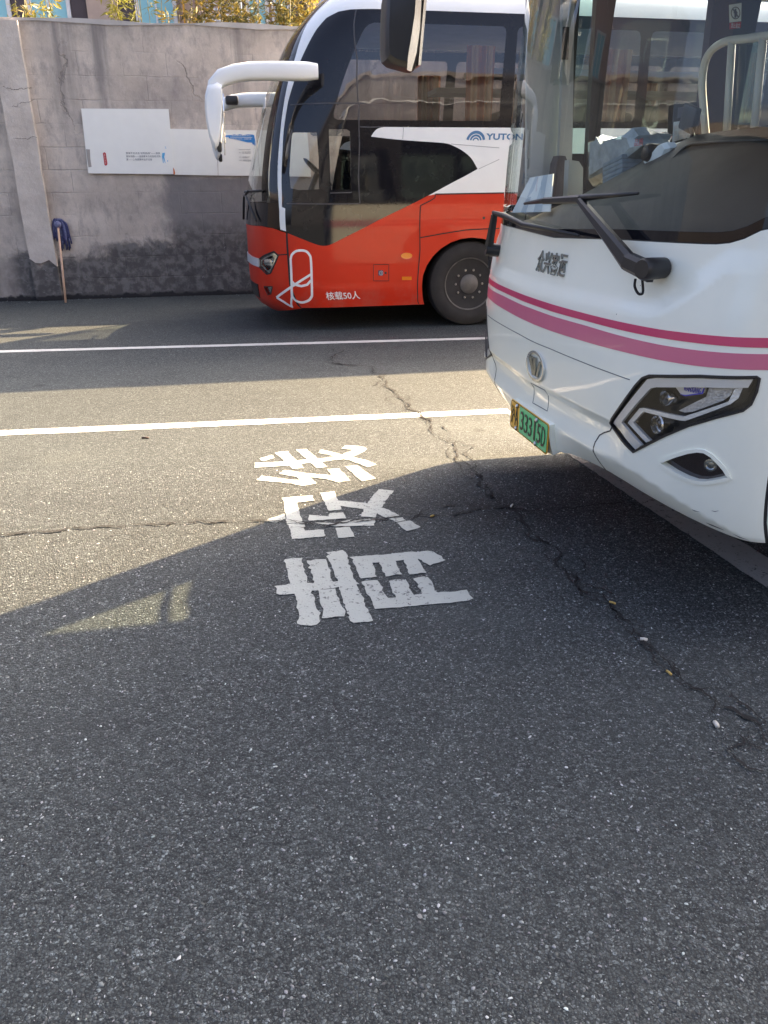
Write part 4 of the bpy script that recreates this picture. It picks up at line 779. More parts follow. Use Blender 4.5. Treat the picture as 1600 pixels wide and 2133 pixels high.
def curtain(s0, s1, z0, z1, w, par, O):
    n = 60; x = np.linspace(s0, s1, n); vs = []
    for z in (z1, (z0+z1)/2, z0):
        for i, s in enumerate(x): vs.append(O+AX*(s+.02*math.sin(i*.7+z))-IN*(w+.022*math.sin(i*1.15))+ZZ*z)
    mesh('curtain', vs, [[r*n+i, r*n+i+1, (r+1)*n+i+1, (r+1)*n+i] for r in range(2) for i in range(n-1)], MA['curtain'], par, True)
sA1 = float(np.interp(a1, CS.L, CS.q[:, 0]))
for i in range(5):
    for sd in (1, -1): curtain(sA1-.34+1.62*i, sA1-.02+1.62*i, zlo-.03, zhi-.18, sd*1.17, coach, CO)
# mirrors on long white arms
def cmirror(sd, lab):
    pl = CO-IN*(1.30*sd); pn = IN
    q = lambda x, y: onplane(x, y, CO-IN*1.32, IN)
    def pt(x, y, dw=0.):
        p = q(x, y); r = p-CO; return CO+AX*(r@AX)-IN*((r@-IN)*sd+dw*sd)+ZZ*r[2]
    ctr = [(662, 149), (640, 149), (600, 148.5), (560, 148), (520, 149), (490, 153), (462, 162), (446, 178), (440, 200)]; hw = [.072, .088, .090, .088, .086, .084, .082, .07, .05]; th = [.05, .075, .08, .08, .08, .08, .075, .07, .05]
    rings = []; cp = np.array([pt(*c) for c in ctr])
    for i in range(len(cp)):
        t = cp[min(i+1, len(cp)-1)]-cp[max(i-1, 0)]; t /= np.linalg.norm(t); nrm = np.cross(t, IN); nrm /= np.linalg.norm(nrm)
        rings.append([cp[i]+nrm*hw[i]*math.cos(k)*(abs(math.cos(k))+.001)**-.4+IN*th[i]*math.sin(k)*(abs(math.sin(k))+.001)**-.4 for k in np.linspace(0, 2*math.pi, 20, endpoint=False)])
    arm = loft('mirror_arm', rings, MA['whitec'], coach, True, 50)
    out = [(452, 172), (432, 180), (427, 200), (427, 225), (430, 255), (436, 285), (443, 305), (449, 314), (456, 305), (460, 285), (463, 250), (465, 210), (463, 178)]
    P = [((pt(*o)-CO)@AX, pt(*o)[2]) for o in out]; w0 = 1.32*sd
    rg = []
    cen = np.mean(P, 0)
    for k, d in ((.80, -.125), (.93, -.105), (1., -.06), (1., .06), (.93, .105), (.8, .125)): rg.append([CO+AX*(cen[0]+(p[0]-cen[0])*k)-IN*(w0+d)+ZZ*(cen[1]+(p[1]-cen[1])*k) for p in P])
    hd_ = loft('mirror_housing', rg, MA['whitec'], coach, True, 40)
    xs = [p for p in P]; xb = max(p[0] for p in P)
    gl = [(457, 190), (463, 190), (463.5, 250), (460, 288), (455, 300)]
    box('mirror_glass', CO+AX*(xb-.008)-IN*w0+ZZ*(cen[1]-.02), (.012, .17, .46), MA['mirror'], hd_, BUSR@np.array(Matrix.Rotation(.04, 3, 'Y')), .004)
    e = pt(448, 306); box('mirror_lower_cap', e+AX*.045-ZZ*.0, (.05, .16, .10), MA['blackp'], hd_, BUSR, .02)
    for l in ([(574, 145.5), (580, 143), (670, 144.5)], [(574, 147), (580, 150), (672, 152)]): pass
    return arm
for sd in (1, -1): cmirror(sd, '')
# camera pod under the far mirror arm and a wiper on the windscreen
tube('wiper_arm', [CS.S(np.array(-.05), np.array(1.22), .03), CS.S(np.array(.22), np.array(1.47), .05), CS.S(np.array(.55), np.array(1.53), .05)], .014, MA['blackp'], coach, 6)
tube('wiper_blade', [CS.S(np.array(x), np.array(1.53+.01*x), .03) for x in np.linspace(-.25, .95, 9)], .013, MA['blackp'], coach, 5)
tube('wiper_arm', [CS.S(np.array(.85), np.array(1.22), .03), CS.S(np.array(.55), np.array(1.45), .05), CS.S(np.array(.2), np.array(1.50), .05)], .014, MA['blackp'], coach, 6)
box('mirror_camera', onplane(483, 209, CO+IN*1.15, IN), (.17, .12, .11), MA['blackp'], coach, BUSR, .03)
# ------------------------------------------------------------------ white bus
WO = np.array([.70, 3.5, 0.])
bus = thing('white_bus', WO+AX*5, 'white bus with two pink stripes parked nose-in on the right', 'bus')
_cal = Shell(WO, -IN, 1.25, [(0, 0), (.004, .3), (.02, .6), (.047, .8), (.085, .95), (.13, 1.06), (.19, 1.15), (.265, 1.21), (.35, 1.24), (.48, 1.25), (.8, 1.25)],
             [(.25, .12), (.36, .045), (.5, .0), (.62, -.012), (.86, -.02), (1.05, -.012), (1.3, .02), (1.45, .032), (2.0, .062), (2.4, .10), (2.8, .19), (3.1, .32), (3.3, .5)],
             [(0, .03), (.4, 0), (1.3, 0), (2.4, .03), (2.9, .06), (3.1, .12), (3.25, .25), (3.3, .33)], (.5, 2.2), 10.4)
_cal.amin = -.35
zn = lambda p: zoomed(p, 1220, 740, 4.2105); zs = lambda p: zoomed(p, 1000, 540, 2.6667); zp = lambda p: zoomed(p, 1000, 640, 5.3333)
wm = _cal.many
def curve(pts):
    q = sorted([p for p in wm(pts) if p[0] > -.02]); return np.array([p[0] for p in q]), np.array([p[1] for p in q])
def smooth1(x, y):
    f = pchip(x, y); X = np.linspace(x[0], x[-1], 200); Y = f(X); k = np.hanning(31); k /= k.sum(); Yp = np.pad(Y, 15, mode='edge'); return X, np.convolve(Yp, k, 'valid')
# relief: recessed upper panel, bumper ledge, turned-under lip
ua, uz = curve([(1150, 611), (1262, 634), (1337, 649), (1394, 634), (1450, 592), (1521, 540)])
la_, lz_ = curve([(1117, 803), (1135, 812), (1180, 834), (1257, 871)])
ba, bz = curve([(1220, 930), (1275, 956), (1327, 987), (1386, 1025), (1446, 1063), (1505, 1096), (1564, 1130)])
ua, uz = smooth1(ua, uz); la_, lz_ = smooth1(la_, lz_); ba, bz = smooth1(ba, bz)
us_a = ua; us_c = 1/np.sqrt(1+np.gradient(uz, ua)**2)
def relief(a, z):
    zu = np.interp(a, ua, uz); d = -.016*sstep(-.03, .045, (z-zu)*np.interp(a, us_a, us_c))*sstep(ua[-1]+.16, ua[-1]-.06, a)
    zl_ = np.interp(a, la_, lz_); k = sstep(la_[-1]+.16, la_[-1]-.02, a); t = zl_-z; d = d-.022*sstep(-.006, .034, t)*sstep(.17, .06, t)*k
    zb2 = np.interp(a, ba, bz); t = zb2-z; d = d-np.maximum(t, 0)*.42*sstep(.15, .6, a)
    return d
WS = _cal; WS.relief = relief
A_W = WS.amax; WZR = 3.2
# windscreen lower edge (near half, mirrored)
we = [(1145, 493), (1220, 495), (1290, 497), (1400, 503), (1470, 506), (1505, 506), (1540, 498), (1570, 486), (1600, 470)]
wa, wz = curve(we); wl = lambda a: np.interp(np.abs(a), wa, wz)
lip = wm([(1175, 946), (1250, 986), (1330, 1040), (1400, 1075), (1450, 1096), (1500, 1114), (1545, 1126), (1595, 1132)])
lp_a = np.array([p[0] for p in lip]); lp_z = np.array([p[1] for p in lip]); A_S = lip[-1][0]
lz = lambda a: np.interp(np.abs(a), lp_a, lp_z, left=lp_z[0]-.012)
hlq = wm(zn([(205, 600), (215, 640), (420, 848), (560, 775), (700, 705), (900, 620), (1150, 545), (1380, 485), (1450, 430), (1500, 320), (1525, 205), (1500, 190), (1000, 180), (560, 178), (500, 200), (440, 265), (320, 430)]))
fgq = wm(zn([(655, 945), (720, 910), (800, 880), (900, 850), (980, 838), (1040, 845), (1100, 880), (1160, 940), (1210, 1000), (1255, 1075), (1150, 1100), (1050, 1115), (970, 1110), (880, 1080), (780, 1030), (710, 985)]))
aw = np.linspace(-A_S, A_S, 61)
fp = [(a, float(lz(a))) for a in aw]+[(a, float(wl(a))-.004) for a in aw[::-1]]
mi = lambda q: [(-a, z) for a, z in q]
grow = lambda q, k: [tuple(np.mean(q, 0)+(np.array(p)-np.mean(q, 0))*k) for p in q]
WS.patch('front_panel', [fp], MA['white'], bus, holes=[hlq, mi(hlq), fgq, mi(fgq)], step=.017)
# sides
def pf(s): return WS.so(s)
arW = lambda s0: [(pf(s0-.58*math.cos(t)), .48+.52*math.sin(t)) for t in np.linspace(math.pi, 0, 13)]
sidep = [(A_S+.012, float(lp_z[-1])), (pf(1.62), .36)]+arW(2.2)+[(pf(2.78), .36), (pf(7.1), .36)]+arW(7.7)+[(pf(8.28), .36), (A_W, .36), (A_W, 1.40), (pf(1.0), 1.40), (A_S+.012, float(wl(A_S)))]
for sd in (1, -1): WS.patch('side_panel', [sidep], MA['white'], bus, side=sd, step=.10)
sdm = MA['gl_green']
def srect(s0, s1, z0, z1, r=.05): return rr(pf(s0), pf(s1), z0, z1, r)
# far side: door glass and windows traced through the windscreen
FP = WO+IN*1.22
def fpx(x, y): q = onplane(x, y, FP, IN)-WO; s_ = float(q@AX); z_ = float(q[2]); return pf(s_-float(WS.nose(z_))*float(1-sstep(.5, 2.2, s_))), z_
doorw = [fpx(1188, 320), fpx(1228, 320), fpx(1252, 60), (fpx(1257, 0)[0], 2.46), (fpx(1199, 0)[0], 2.46), fpx(1197, 60)]
swin = [(fpx(1238, 395)[0], 1.50), (fpx(1490, 395)[0]-.02, 1.50), (fpx(1490, 50)[0]-.02, 2.47), (fpx(1264, 50)[0], 2.47)]
a = fpx(1600, 250)[0]; holesF = [doorw, swin, rr(a-.22, a+1.1, 1.52, 2.62)]; a = a+1.2
while a+1.3 < A_W-.3: holesF.append(rr(a, a+1.3, 1.52, 2.62)); a += 1.4
upperF = [(A_S+.012, float(wl(A_S))+.004), (pf(1.0), 1.404), (A_W, 1.404), (A_W, WZR), (A_S+.012, WZR)]
u = WS.patch('upper_side', [upperF], MA['blackp'], bus, holes=holesF, side=-1, step=.09, th=.05)
for i, h in enumerate(holesF): WS.patch('door_window' if i == 0 else 'side_window', [h], MA['gl_green'] if i == 0 else MA['gl_clear'], u, side=-1, off=-.01, th=0, step=.12)
holesN = [srect(.62, 1.75, 1.46, 2.62)]+[srect(s, s+1.3, 1.52, 2.62) for s in np.arange(1.95, 9.2, 1.42)]
u = WS.patch('upper_side', [upperF], MA['blackp'], bus, holes=holesN, side=1, step=.09, th=.05)
for i, h in enumerate(holesN): WS.patch('side_window', [h], MA['gl_green'] if i else MA['gl_clear'], u, side=1, off=-.01, th=0, step=.12)
# windscreen
ZW = 2.66; aw2 = np.linspace(-A_S+.07, A_S-.07, 61)
wsc = WS.patch('windscreen', [[(a, float(wl(a))+.035) for a in aw2]+[(A_S-.07, ZW), (-A_S+.07, ZW)]], MA['gl_wind'], bus, th=0, step=.06)
WS.patch('frit_band', [[(a, float(wl(a))) for a in aw]+[(a, float(wl(a))+.032) for a in aw[::-1]]], MA['black'], wsc, step=.05)
for sd in (1, -1): WS.patch('pillar_band', [[(A_S-.068, float(wl(A_S))+.036), (A_S+.008, float(wl(A_S))+.01), (A_S+.008, WZR), (A_S-.068, WZR)]], MA['black'], wsc, side=sd, step=.05)
fc = WS.patch('front_cap', [[(-A_S+.066, ZW+.004), (A_S-.066, ZW+.004), (A_S-.066, WZR), (-A_S+.066, WZR)]], MA['white'], bus, step=.07)
WS.patch('destination_display', [[(-.75, 2.75), (.75, 2.75), (.75, 2.98), (-.75, 2.98)]], MA['black'], fc, off=.006, step=.1)
ts = np.linspace(-A_W, A_W, 201); edge = WS.S(ts, np.full(201, WZR), 0., rel=False); rows = []
for k in (0, .15, .4, .7, 1.):
    r_ = edge-WO; w = r_@(-IN); s_ = r_@AX; rows.append(WO+((1-k)*s_+k*np.maximum(s_, .7+.5*k))[:, None]*AX+(w*(1-k))[:, None]*(-IN)+ZZ*(WZR+.13*(1-(1-k)**2.2)))
mesh('roof', np.vstack(rows), [[i*201+j, i*201+j+1, (i+1)*201+j+1, (i+1)*201+j] for i in range(4) for j in range(200)], MA['white'], bus, True)
WB2 = lambda n, s0, s1, w0, w1, z0, z1, m, par=bus, bev=0.: bbox(n, s0, s1, w0, w1, z0, z1, m, par, WO, bev)
WB2('rear_wall', 10.3, 10.4, -1.22, 1.22, .4, 3.2, 'white'); WB2('ceiling', .75, 10.3, -1.12, 1.12, 2.78, 2.82, 'ceil'); WB2('underbody', .5, 1.55, -1.15, 1.15, .42, .95, 'under'); WB2('underbody', 2.85, 7.05, -1.15, 1.15, .42, .95, 'under'); WB2('underbody', 1.55, 2.85, -.75, .75, .45, .96, 'under'); WB2('underbody', 7.05, 10.2, -.75, .75, .45, .96, 'under')
WB2('floor', .42, 10.3, -1.18, 1.18, .97, 1.0, 'floorm')
for s in (2.2, 7.7):
    for sd in (1, -1): wheel('wheel', s, sd, bus, WO, -IN, 1.21, .48)
# stripes
def stripe(top, botm, mat, name, lab):
    ta, tz = curve(zs(top)); b_a, b_z = curve(zs(botm)); am = min(ta[-1], b_a[-1]); aa = np.linspace(0, am, 40); T_ = np.interp(aa, ta, tz); B_ = np.interp(aa, b_a, b_z)
    aa = np.append(aa, [A_W]); T_ = np.append(T_, T_[-1]); B_ = np.append(B_, B_[-1])
    for sd in (1, -1):
        o = WS.patch(name, [list(zip(aa, B_))+list(zip(aa[::-1], T_[::-1]))], MA[mat], bus, side=sd, off=.0022, th=.0015, step=.05)
        o['label'] = lab
stripe([(300, 222), (400, 250), (600, 305), (800, 352), (1000, 390), (1200, 415), (1400, 432), (1600, 437)], [(300, 261), (400, 290), (600, 345), (800, 397), (1000, 437), (1200, 465), (1400, 485), (1600, 492)], 'pink', 'upper_stripe', 'narrow deep pink upper stripe')
stripe([(300, 283), (400, 315), (600, 372), (800, 430), (1000, 475), (1200, 505), (1400, 522), (1600, 527)], [(300, 362), (400, 400), (600, 462), (800, 515), (1000, 560), (1200, 592), (1400, 610), (1600, 615)], 'pink2', 'lower_stripe', 'wide light pink lower stripe')
# seams
grs = plain('hairline_gap', (.16, .17, .17), .8)
sa, sz = curve([(1120, 716), (1150, 728), (1220, 757), (1270, 776), (1312, 791)]); l = [(a, float(np.interp(a, sa, sz))) for a in np.linspace(-sa[-1], sa[-1], 50) for a in [abs(a)*(1 if a >= 0 else 1)]]
for sd in (1, -1): WS.ribbon('hood_gap', [(a, float(np.interp(a, sa, sz))) for a in np.linspace(0, sa[-1], 26)], .0035, grs, bus, off=.0012, side=sd)
for sd in (1, -1): WS.ribbon('bumper_gap', wm([(1269, 890), (1262, 899), (1248, 903), (1240, 908), (1235, 922), (1234, 940), (1238, 962), (1245, 984)]), .005, MA['rubber'], bus, off=.0015, side=sd)
WS.ribbon('tow_cover_gap', wm(zp([(553, 842), (710, 922), (712, 1158), (553, 1066)])), .003, grs, bus, off=.0015, closed=True)
for sd in (1, -1): WS.ribbon('corner_gap', [(A_S+.006, float(lp_z[-1])), (A_S+.006, float(wl(A_S)))], .014, MA['rubber'], bus, off=-.002, side=sd)
# headlights and fog lamps
for sd in (1, -1):
    h = WS.patch('headlight', [grow(hlq, 1.02)], MA['lampd'], bus, off=-.075, th=.02, side=sd, step=.05)
    R_ = lambda n, q, m, off, th=.012, step=.03: WS.patch(n, [wm(zn(q))], MA[m], h, off=off, th=th, side=sd, step=step)
    WS.ribbon('surround', hlq, .008, MA['blackp'], h, off=.004, th=.08, side=sd, closed=True)
    R_('silver_band', [(222, 600), (375, 400), (528, 212), (600, 200), (1000, 204), (1470, 216), (1425, 288), (1000, 282), (600, 282), (555, 294), (420, 442), (300, 592), (478, 792), (426, 832)], 'silver', -.006)
    R_('led_strip', [(325, 600), (430, 472), (470, 470), (820, 550), (1240, 420), (1300, 300), (1375, 300), (1335, 390), (1260, 442), (840, 587), (790, 582), (465, 502), (372, 600), (525, 758), (490, 776)], 'led', -.022)
    R_('reflector_panel', [(740, 505), (1000, 383), (1025, 305), (1290, 303), (1235, 383), (1175, 418), (870, 518), (800, 523)], 'honey', -.045)
    R_('name_plate', [(735, 287), (1010, 292), (992, 345), (835, 365), (782, 348)], 'silver', -.03); R_('blue_light_bar', [(785, 352), (835, 368), (995, 348), (1012, 295), (1000, 295), (985, 338), (835, 358)], 'violet', -.024, .004)
    t0, t1 = wm(zn([(812, 318), (978, 300)])); 
    if sd > 0: text('lamp_lettering', 'WANXIANG', lambda P, d: WS.S(P[:, 0], P[:, 1], -.029+d), (t0[0], t0[1], t1[0], t1[1]), MA['violet'], h, .002)
    for q, r, nm in (((672, 392), .026, 'projector'), ((600, 628), .034, 'reflector_bowl')):
        a_, z_ = wm(zn([q]))[0]; p = WS.S(np.array(a_*sd), np.array(z_), -.07); nn = WS.N(np.array(a_*sd), np.array(z_)); fdir = -AX*.9+nn*.3; fdir /= np.linalg.norm(fdir)
        lathe(nm, [(r, .0), (r*1.08, .045), (r*.98, .05), (r*.9, .028), (r*.72, .022)], p, fdir, MA['lamp'], h, 28); lathe('lamp_glass', [(r*.74, .020), (r*.6, .034), (r*.3, .042), (.002, .045)], p, fdir, MA['fog'], h, 20)
    WS.patch('lens', [grow(hlq, .99)], MA['gl_lens'], h, off=-.004, th=0, side=sd, step=.05)
    f = WS.patch('fog_lamp', [grow(fgq, 1.0)], MA['fog'], bus, off=-.022, th=.01, side=sd, step=.03)
    WS.ribbon('rim', grow(fgq, 1.03), .012, MA['white'], f, off=.006, th=.03, side=sd, closed=True)
    a_, z_ = wm(zn([(1078, 980)]))[0]; p = WS.S(np.array(a_*sd), np.array(z_), -.022); lathe('bulb', [(.022, 0), (.022, .003), (.016, .004), (.012, .001), (.003, .003)], p, WS.N(np.array(a_*sd), np.array(z_)), MA['charm'], f, 20)
# chrome lettering and emblem
t0 = wm([(1110, 566)])[0]; t1 = wm([(1180, 529)])[0]
for i, ch in enumerate('众兴客运'):   # raised chrome characters
    x0 = t0[0]+(t1[0]-t0[0])*(i+.04)/4; x1 = t0[0]+(t1[0]-t0[0])*(i+.94)/4; zlow = wm([(1110+17.5*i, 562+3*i)])[0][1]
    zlo2 = t0[1]+.005; o = text('chrome_character', ch, lambda P, d: WS.S(P[:, 0], P[:, 1], .001+d), (x0, zlo2, x1, zlo2+.090), MA['charm'], bus, .006, bold=.012)
ea, ez = wm([(1117.5, 762.5)])[0]
emb = WS.ribbon('emblem', [(ea+.098*math.cos(t), ez+.062*math.sin(t)) for t in np.linspace(0, 2*math.pi, 40, endpoint=False)], .011, MA['chrome'], bus, off=.010, th=.009, closed=True, step=.02)
for q in ([(562, 545), (592, 540), (630, 752), (600, 752)], [(604, 548), (640, 560), (640, 700), (632, 765), (618, 755), (622, 700)], [(640, 770), (676, 600), (700, 606), (658, 778)]): WS.patch('emblem_stroke', [wm(zp(q))], MA['charm'], emb, off=.010, th=.009, step=.02)
# number plate
pc_ = WS.S(np.array(.0), np.array(.5), .012, rel=False); pa, pz = wm([(1113, 885)])[0]; P0 = WO+(-IN)*pa+ZZ*pz-AX*.030
pr = np.array([[1, 0, 0], [0, 1, 0], [0, 0, 1.]]); pfn = lambda off: (lambda Q, d: P0+Q[:, :1]*(-IN)+Q[:, 1:2]*ZZ-(off+d)*AX)
def rrect(x0, y0, x1, y1, r): return [(x0+r, y0), (x1-r, y0), (x1, y0+r), (x1, y1-r), (x1-r, y1), (x0+r, y1), (x0, y1-r), (x0, y0+r)]
WS.patch('plate_pad', [[(pa-.235, pz-.068), (pa+.235, pz-.068), (pa+.235, pz+.068), (pa-.235, pz+.068)]], MA['white'], bus, off=.026, th=.05, step=.05)
pl = flat('number_plate', [rrect(-.24, -.07, .24, .07, .012)], pfn(0), MA['yellow'], bus, th=.004); pl['label'] = 'yellow and green number plate'
flat('green_field', [rrect(-.115, -.062, .232, .062, .006)], pfn(.0012), MA['green'], pl, th=.001)
flat('plate_border', [rrect(-.236, -.066, .236, .066, .010)], pfn(.0010), MA['plateblk'], pl, holes=[rrect(-.2335, -.0635, .2335, .0635, .009)], th=.0006)
text('plate_lettering', '沪', lambda P, d: pfn(.0012)(P, d), (-.222, -.045, -.180, .045), MA['plateblk'], pl, .0015); text('plate_lettering', 'A', lambda P, d: pfn(.0012)(P, d), (-.172, -.045, -.130, .045), MA['plateblk'], pl, .0015)
for i, ch in enumerate('33315D'): w_ = .017 if ch == '1' else .042; x = -.095+i*.0535+(.021 if ch == '1' else 0)-(.006 if ch == '1' else 0); text('plate_lettering', ch, lambda P, d: pfn(.0024)(P, d), (x, -.045, x+w_, .045), MA['plateblk'], pl, .0015)
for x, y in ((-.145, .055), (.11, .055), (-.145, -.055), (.11, -.055)): lathe('bolt', [(.011, 0), (.011, .004), (.006, .009)], P0-IN*x+ZZ*y-AX*.002, -AX, MA['steel'], pl, 12)
# wipers
def sp3(x, y, off): a_, z_ = WS.inv((x, y)); return WS.S(np.array(a_), np.array(z_), off, rel=False)
def beam(name, p, q, w0, w1, t, mat, parent):
    d = q-p; d /= np.linalg.norm(d); a_, z_ = 0.9, 1.3; nn = -AX*.92-IN*.35; sd_ = np.cross(d, nn); sd_ /= np.linalg.norm(sd_); nn = np.cross(sd_, d)
    rg = []
    for f in np.linspace(0, 1, 5):
        w = w0+(w1-w0)*f; c = p+(q-p)*f; rg.append([c+sd_*w*.5-nn*t, c+sd_*w*.5+nn*t*.3, c+sd_*w*.28+nn*t, c-sd_*w*.28+nn*t, c-sd_*w*.5+nn*t*.3, c-sd_*w*.5-nn*t])
    return loft(name, rg, mat, parent, True, 20)
pv = sp3(1381, 563, .055); el = sp3(1338, 548, .065); tp = sp3(1238, 420, .06)
wp = lathe('wiper', [(.034, -.06), (.036, .0), (.036, .03), (.03, .042)], pv, -AX*.9-IN*.3, MA['blackp'], bus, 20)
beam('arm_knuckle', sp3(1384, 572, .06), el, .062, .058, .020, MA['blackp'], wp); beam('arm', el, tp, .060, .022, .014, MA['blackp'], wp)
tube('blade', [sp3(1106, 425, .03), sp3(1150, 420, .045), sp3(1235, 414, .05), sp3(1300, 408, .04), sp3(1345, 404, .03)], [.006, .012, .014, .009, .005], MA['blackp'], wp, 6); beam('blade_holder', sp3(1158, 420, .055), sp3(1236, 417, .055), .026, .030, .010, MA['blackp'], wp)
tube('washer_hose', smoothpts([sp3(1348, 584, .05), sp3(1344, 600, .045), sp3(1349, 614, .04), sp3(1358, 612, .04), sp3(1362, 586, .05)], 5), .0045, MA['rubber'], wp, 6)
# far wiper: mirror of the near pivot
nr = WS.inv((1381, 563)); fa, fz = -nr[0]*.93, nr[1]
sq = lambda a_, z_, off: WS.S(np.array(a_), np.array(z_), off, rel=False)
wf = lathe('wiper', [(.03, -.05), (.034, .0), (.032, .04)], sq(fa, fz-.04, .015), WS.N(np.array(fa), np.array(fz)), MA['blackp'], bus, 16)
kf = lambda x, y: onplane(x, y, WO-AX*.04+AX*.0, AX)
e0 = sq(fa, fz-.04, .045); e1 = sq(fa+.08, fz+.135, .05); beam('arm', e0, e1, .05, .024, .014, MA['blackp'], wf)
bl_ = [sq(fa+.05, fz+.145, .05), sq(fa+.3, fz+.135, .05), sq(fa+.6, fz+.105, .05), sq(fa+1.15, fz+.085, .03)]; tube('blade', bl_, [.010, .014, .012, .006], MA['blackp'], wf, 6)
tube('washer_hose', smoothpts([e0+ZZ*-.01, e0-ZZ*.07+AX*.01, e0-ZZ*.10-IN*.03, e0-ZZ*.05-IN*.05], 5), .0045, MA['rubber'], wf, 6)
# far-side rear-view mirror hanging from the roof
mw = 1.25; mp = lambda x, y, w=mw: onplane(x, y, WO+IN*w, IN)
prof = [(812, -60), (800, 0), (797, 60), (797, 112), (800, 128), (812, 138), (848, 148), (858, 150), (864, 135), (872, 60), (874, 0), (872, -60)]
q3 = np.array([mp(*p) for p in prof]); cen = q3.mean(0); rg = []
for k, d in ((.86, -.11), (.97, -.09), (1., -.05), (1., .05), (.97, .09), (.86, .11)): rg.append([cen+(p-cen)*k+IN*d for p in q3])
mh = loft('mirror_housing', rg, MA['blackp'], bus, True, 35)
ga, gb = mp(861, 142), mp(876, -40); gd = gb-ga
gq = [ga+AX*.004-IN*.1, ga+AX*.004+IN*.1, gb+AX*.006+IN*.1, gb+AX*.006-IN*.1]; gt = [p+AX*.014 for p in gq]; mesh('mirror_glass', gq+gt, [[0, 1, 2, 3], [7, 6, 5, 4], [0, 4, 5, 1], [1, 5, 6, 2], [2, 6, 7, 3], [3, 7, 4, 0]], MA['chrome'], mh)
gs_ = [(857, 149), (848, 146), (850, 118), (858, 70), (864, 30), (866, 0), (866, -60), (877, -60), (878, 0), (875, 60), (868, 110)]; g0 = WO+IN*(mw-.118)
flat('mirror_edge', [pxplane([(x, y) for x, y in gs_], g0, AX, ZZ, IN)], lambda Q, d: g0+Q[:, :1]*AX+Q[:, 1:2]*ZZ-d*IN, MA['chrome'], mh, th=.004)
tube('mirror_arm', smoothpts([mp(842, -50), mp(842, -110), mp(845, -160)+AX*.1-IN*.02, WO+AX*.28+IN*1.02+ZZ*2.98, WO+AX*.5+IN*.95+ZZ*3.02], 6), [.045]*25, MA['blackp'], bus, 10)
# near-side mirror (outside the picture, balances the bus)
nm = WO-AX*.40-IN*1.28
box('mirror_housing', nm+ZZ*2.36, (.10, .22, .48), MA['blackp'], bus, BUSR, .04, 3); tube('mirror_arm', smoothpts([nm+ZZ*2.6, nm+ZZ*2.8+AX*.05, WO+AX*.3-IN*1.04+ZZ*2.96, WO+AX*.5-IN*.95+ZZ*3.0], 6), .04, MA['blackp'], bus, 8)
# ------------------------------------------------------------------ interior of the white bus
def ip(x, y, s): return onplane(x, y, WO+AX*s, AX)
# dashboard: lofted from the windscreen base to the ridge and down to the floor
ww = np.linspace(-1.10, 1.14, 30)
rid = [ip(*p, .50) for p in ((1080, 449), (1215, 413), (1250, 388), (1330, 336), (1380, 311), (1450, 279), (1520, 270), (1600, 262))]
rw = np.array([(p-WO)@(-IN) for p in rid]); rz = np.array([p[2] for p in rid]); rzf = pchip([-1.3, -.95]+list(rw[1:])+[1.0, 1.3], [1.37, 1.385]+list(rz[1:])+[1.66, 1.5])
frn = []
for w in ww:
    aq = np.sign(w)*np.interp(abs(w)*.985, WS.q[:, 1], WS.L); b = WS.S(np.array(aq), np.array(float(wl(aq))-.0), -.05, rel=False); s0 = float((b-WO)@AX); z0 = b[2]-.02; zr = float(rzf(w)); row = []
    for t in np.linspace(0, 1, 9): row.append(WO+AX*(s0+(.52-s0)*t)-IN*w+ZZ*(z0+(zr-z0)*(t**.72)))
    for s_, z_ in ((.60, zr+.004), (.74, zr-.02), (.80, zr-.12), (.82, 1.0)): row.append(WO+AX*s_-IN*w+ZZ*z_)
    frn.append(row)
vs = np.array(frn).reshape(-1, 3); m_ = len(frn[0]); dash = mesh('dashboard', vs, [[i*m_+j, i*m_+j+1, (i+1)*m_+j+1, (i+1)*m_+j] for i in range(len(ww)-1) for j in range(m_-1)], MA['dark'], bus, True)
for x, y in ((1390, 358), (1480, 356)): lathe('dash_screw', [(.012, -.004), (.012, .004), (.006, .006)], ip(x, y, .36)-AX*.01, -AX*.7+ZZ*.7, MA['blackp'], dash, 10)
# cluster hood edge on the dashboard
tube('hood_edge', smoothpts([ip(1368, 372, .33), ip(1395, 340, .38), ip(1430, 305, .44), ip(1475, 298, .45), ip(1600, 292, .45)], 5), .006, MA['blackp'], dash, 5)
# light grey corner panel and dark post by the door
def ppoly(name, pts, w, mat, par, th=.02):
    p0 = WO-IN*w; q = pxplane(pts, p0, AX, ZZ, IN); return flat(name, [q], lambda Q, d: p0+Q[:, :1]*AX+Q[:, 1:2]*ZZ-d*IN, MA[mat], par, th=th)
dp = ppoly('corner_panel', [(1097, 446), (1156, 446), (1168, 200), (1172, -160), (1100, -160), (1098, 200)], -1.145, 'trim', bus, .03)
ppoly('corner_panel', [(1158, 446), (1186, 446), (1192, 320), (1200, -160), (1174, -160), (1170, 200)], -1.10, 'trim', bus, .03)
ppoly('speaker_grille', [(1170, 124), (1184, 124), (1186, 56), (1173, 56)], -1.065, 'blackp', bus, .006)
tube('grab_handle', smoothpts([ip(1134, 50, .42), ip(1132, 12, .40), ip(1139, 12, .40), ip(1141, 30, .41)], 4), .008, MA['trim'], bus, 6)
ppoly('door_post', [(1220, 395), (1240, 395), (1266, 0), (1272, -160), (1250, -160), (1243, 0)], -1.13, 'blackp', bus, .05)
ppoly('partition_pillar', [(1452, 300), (1500, 300), (1534, 0), (1540, -160), (1492, -160), (1488, 0)], -1.0, 'brown', bus, .06)
sg = ppoly('sign', [(1519, 10), (1545, 6), (1544, 44), (1520, 47)], -.93, 'card', bus, .002); sg['label'] = 'white no-standing sign with red caption strip'
ppoly('sign_caption', [(1520, 48), (1544, 45), (1543, 58), (1520, 61)], -.93, 'inkred', sg, .002)
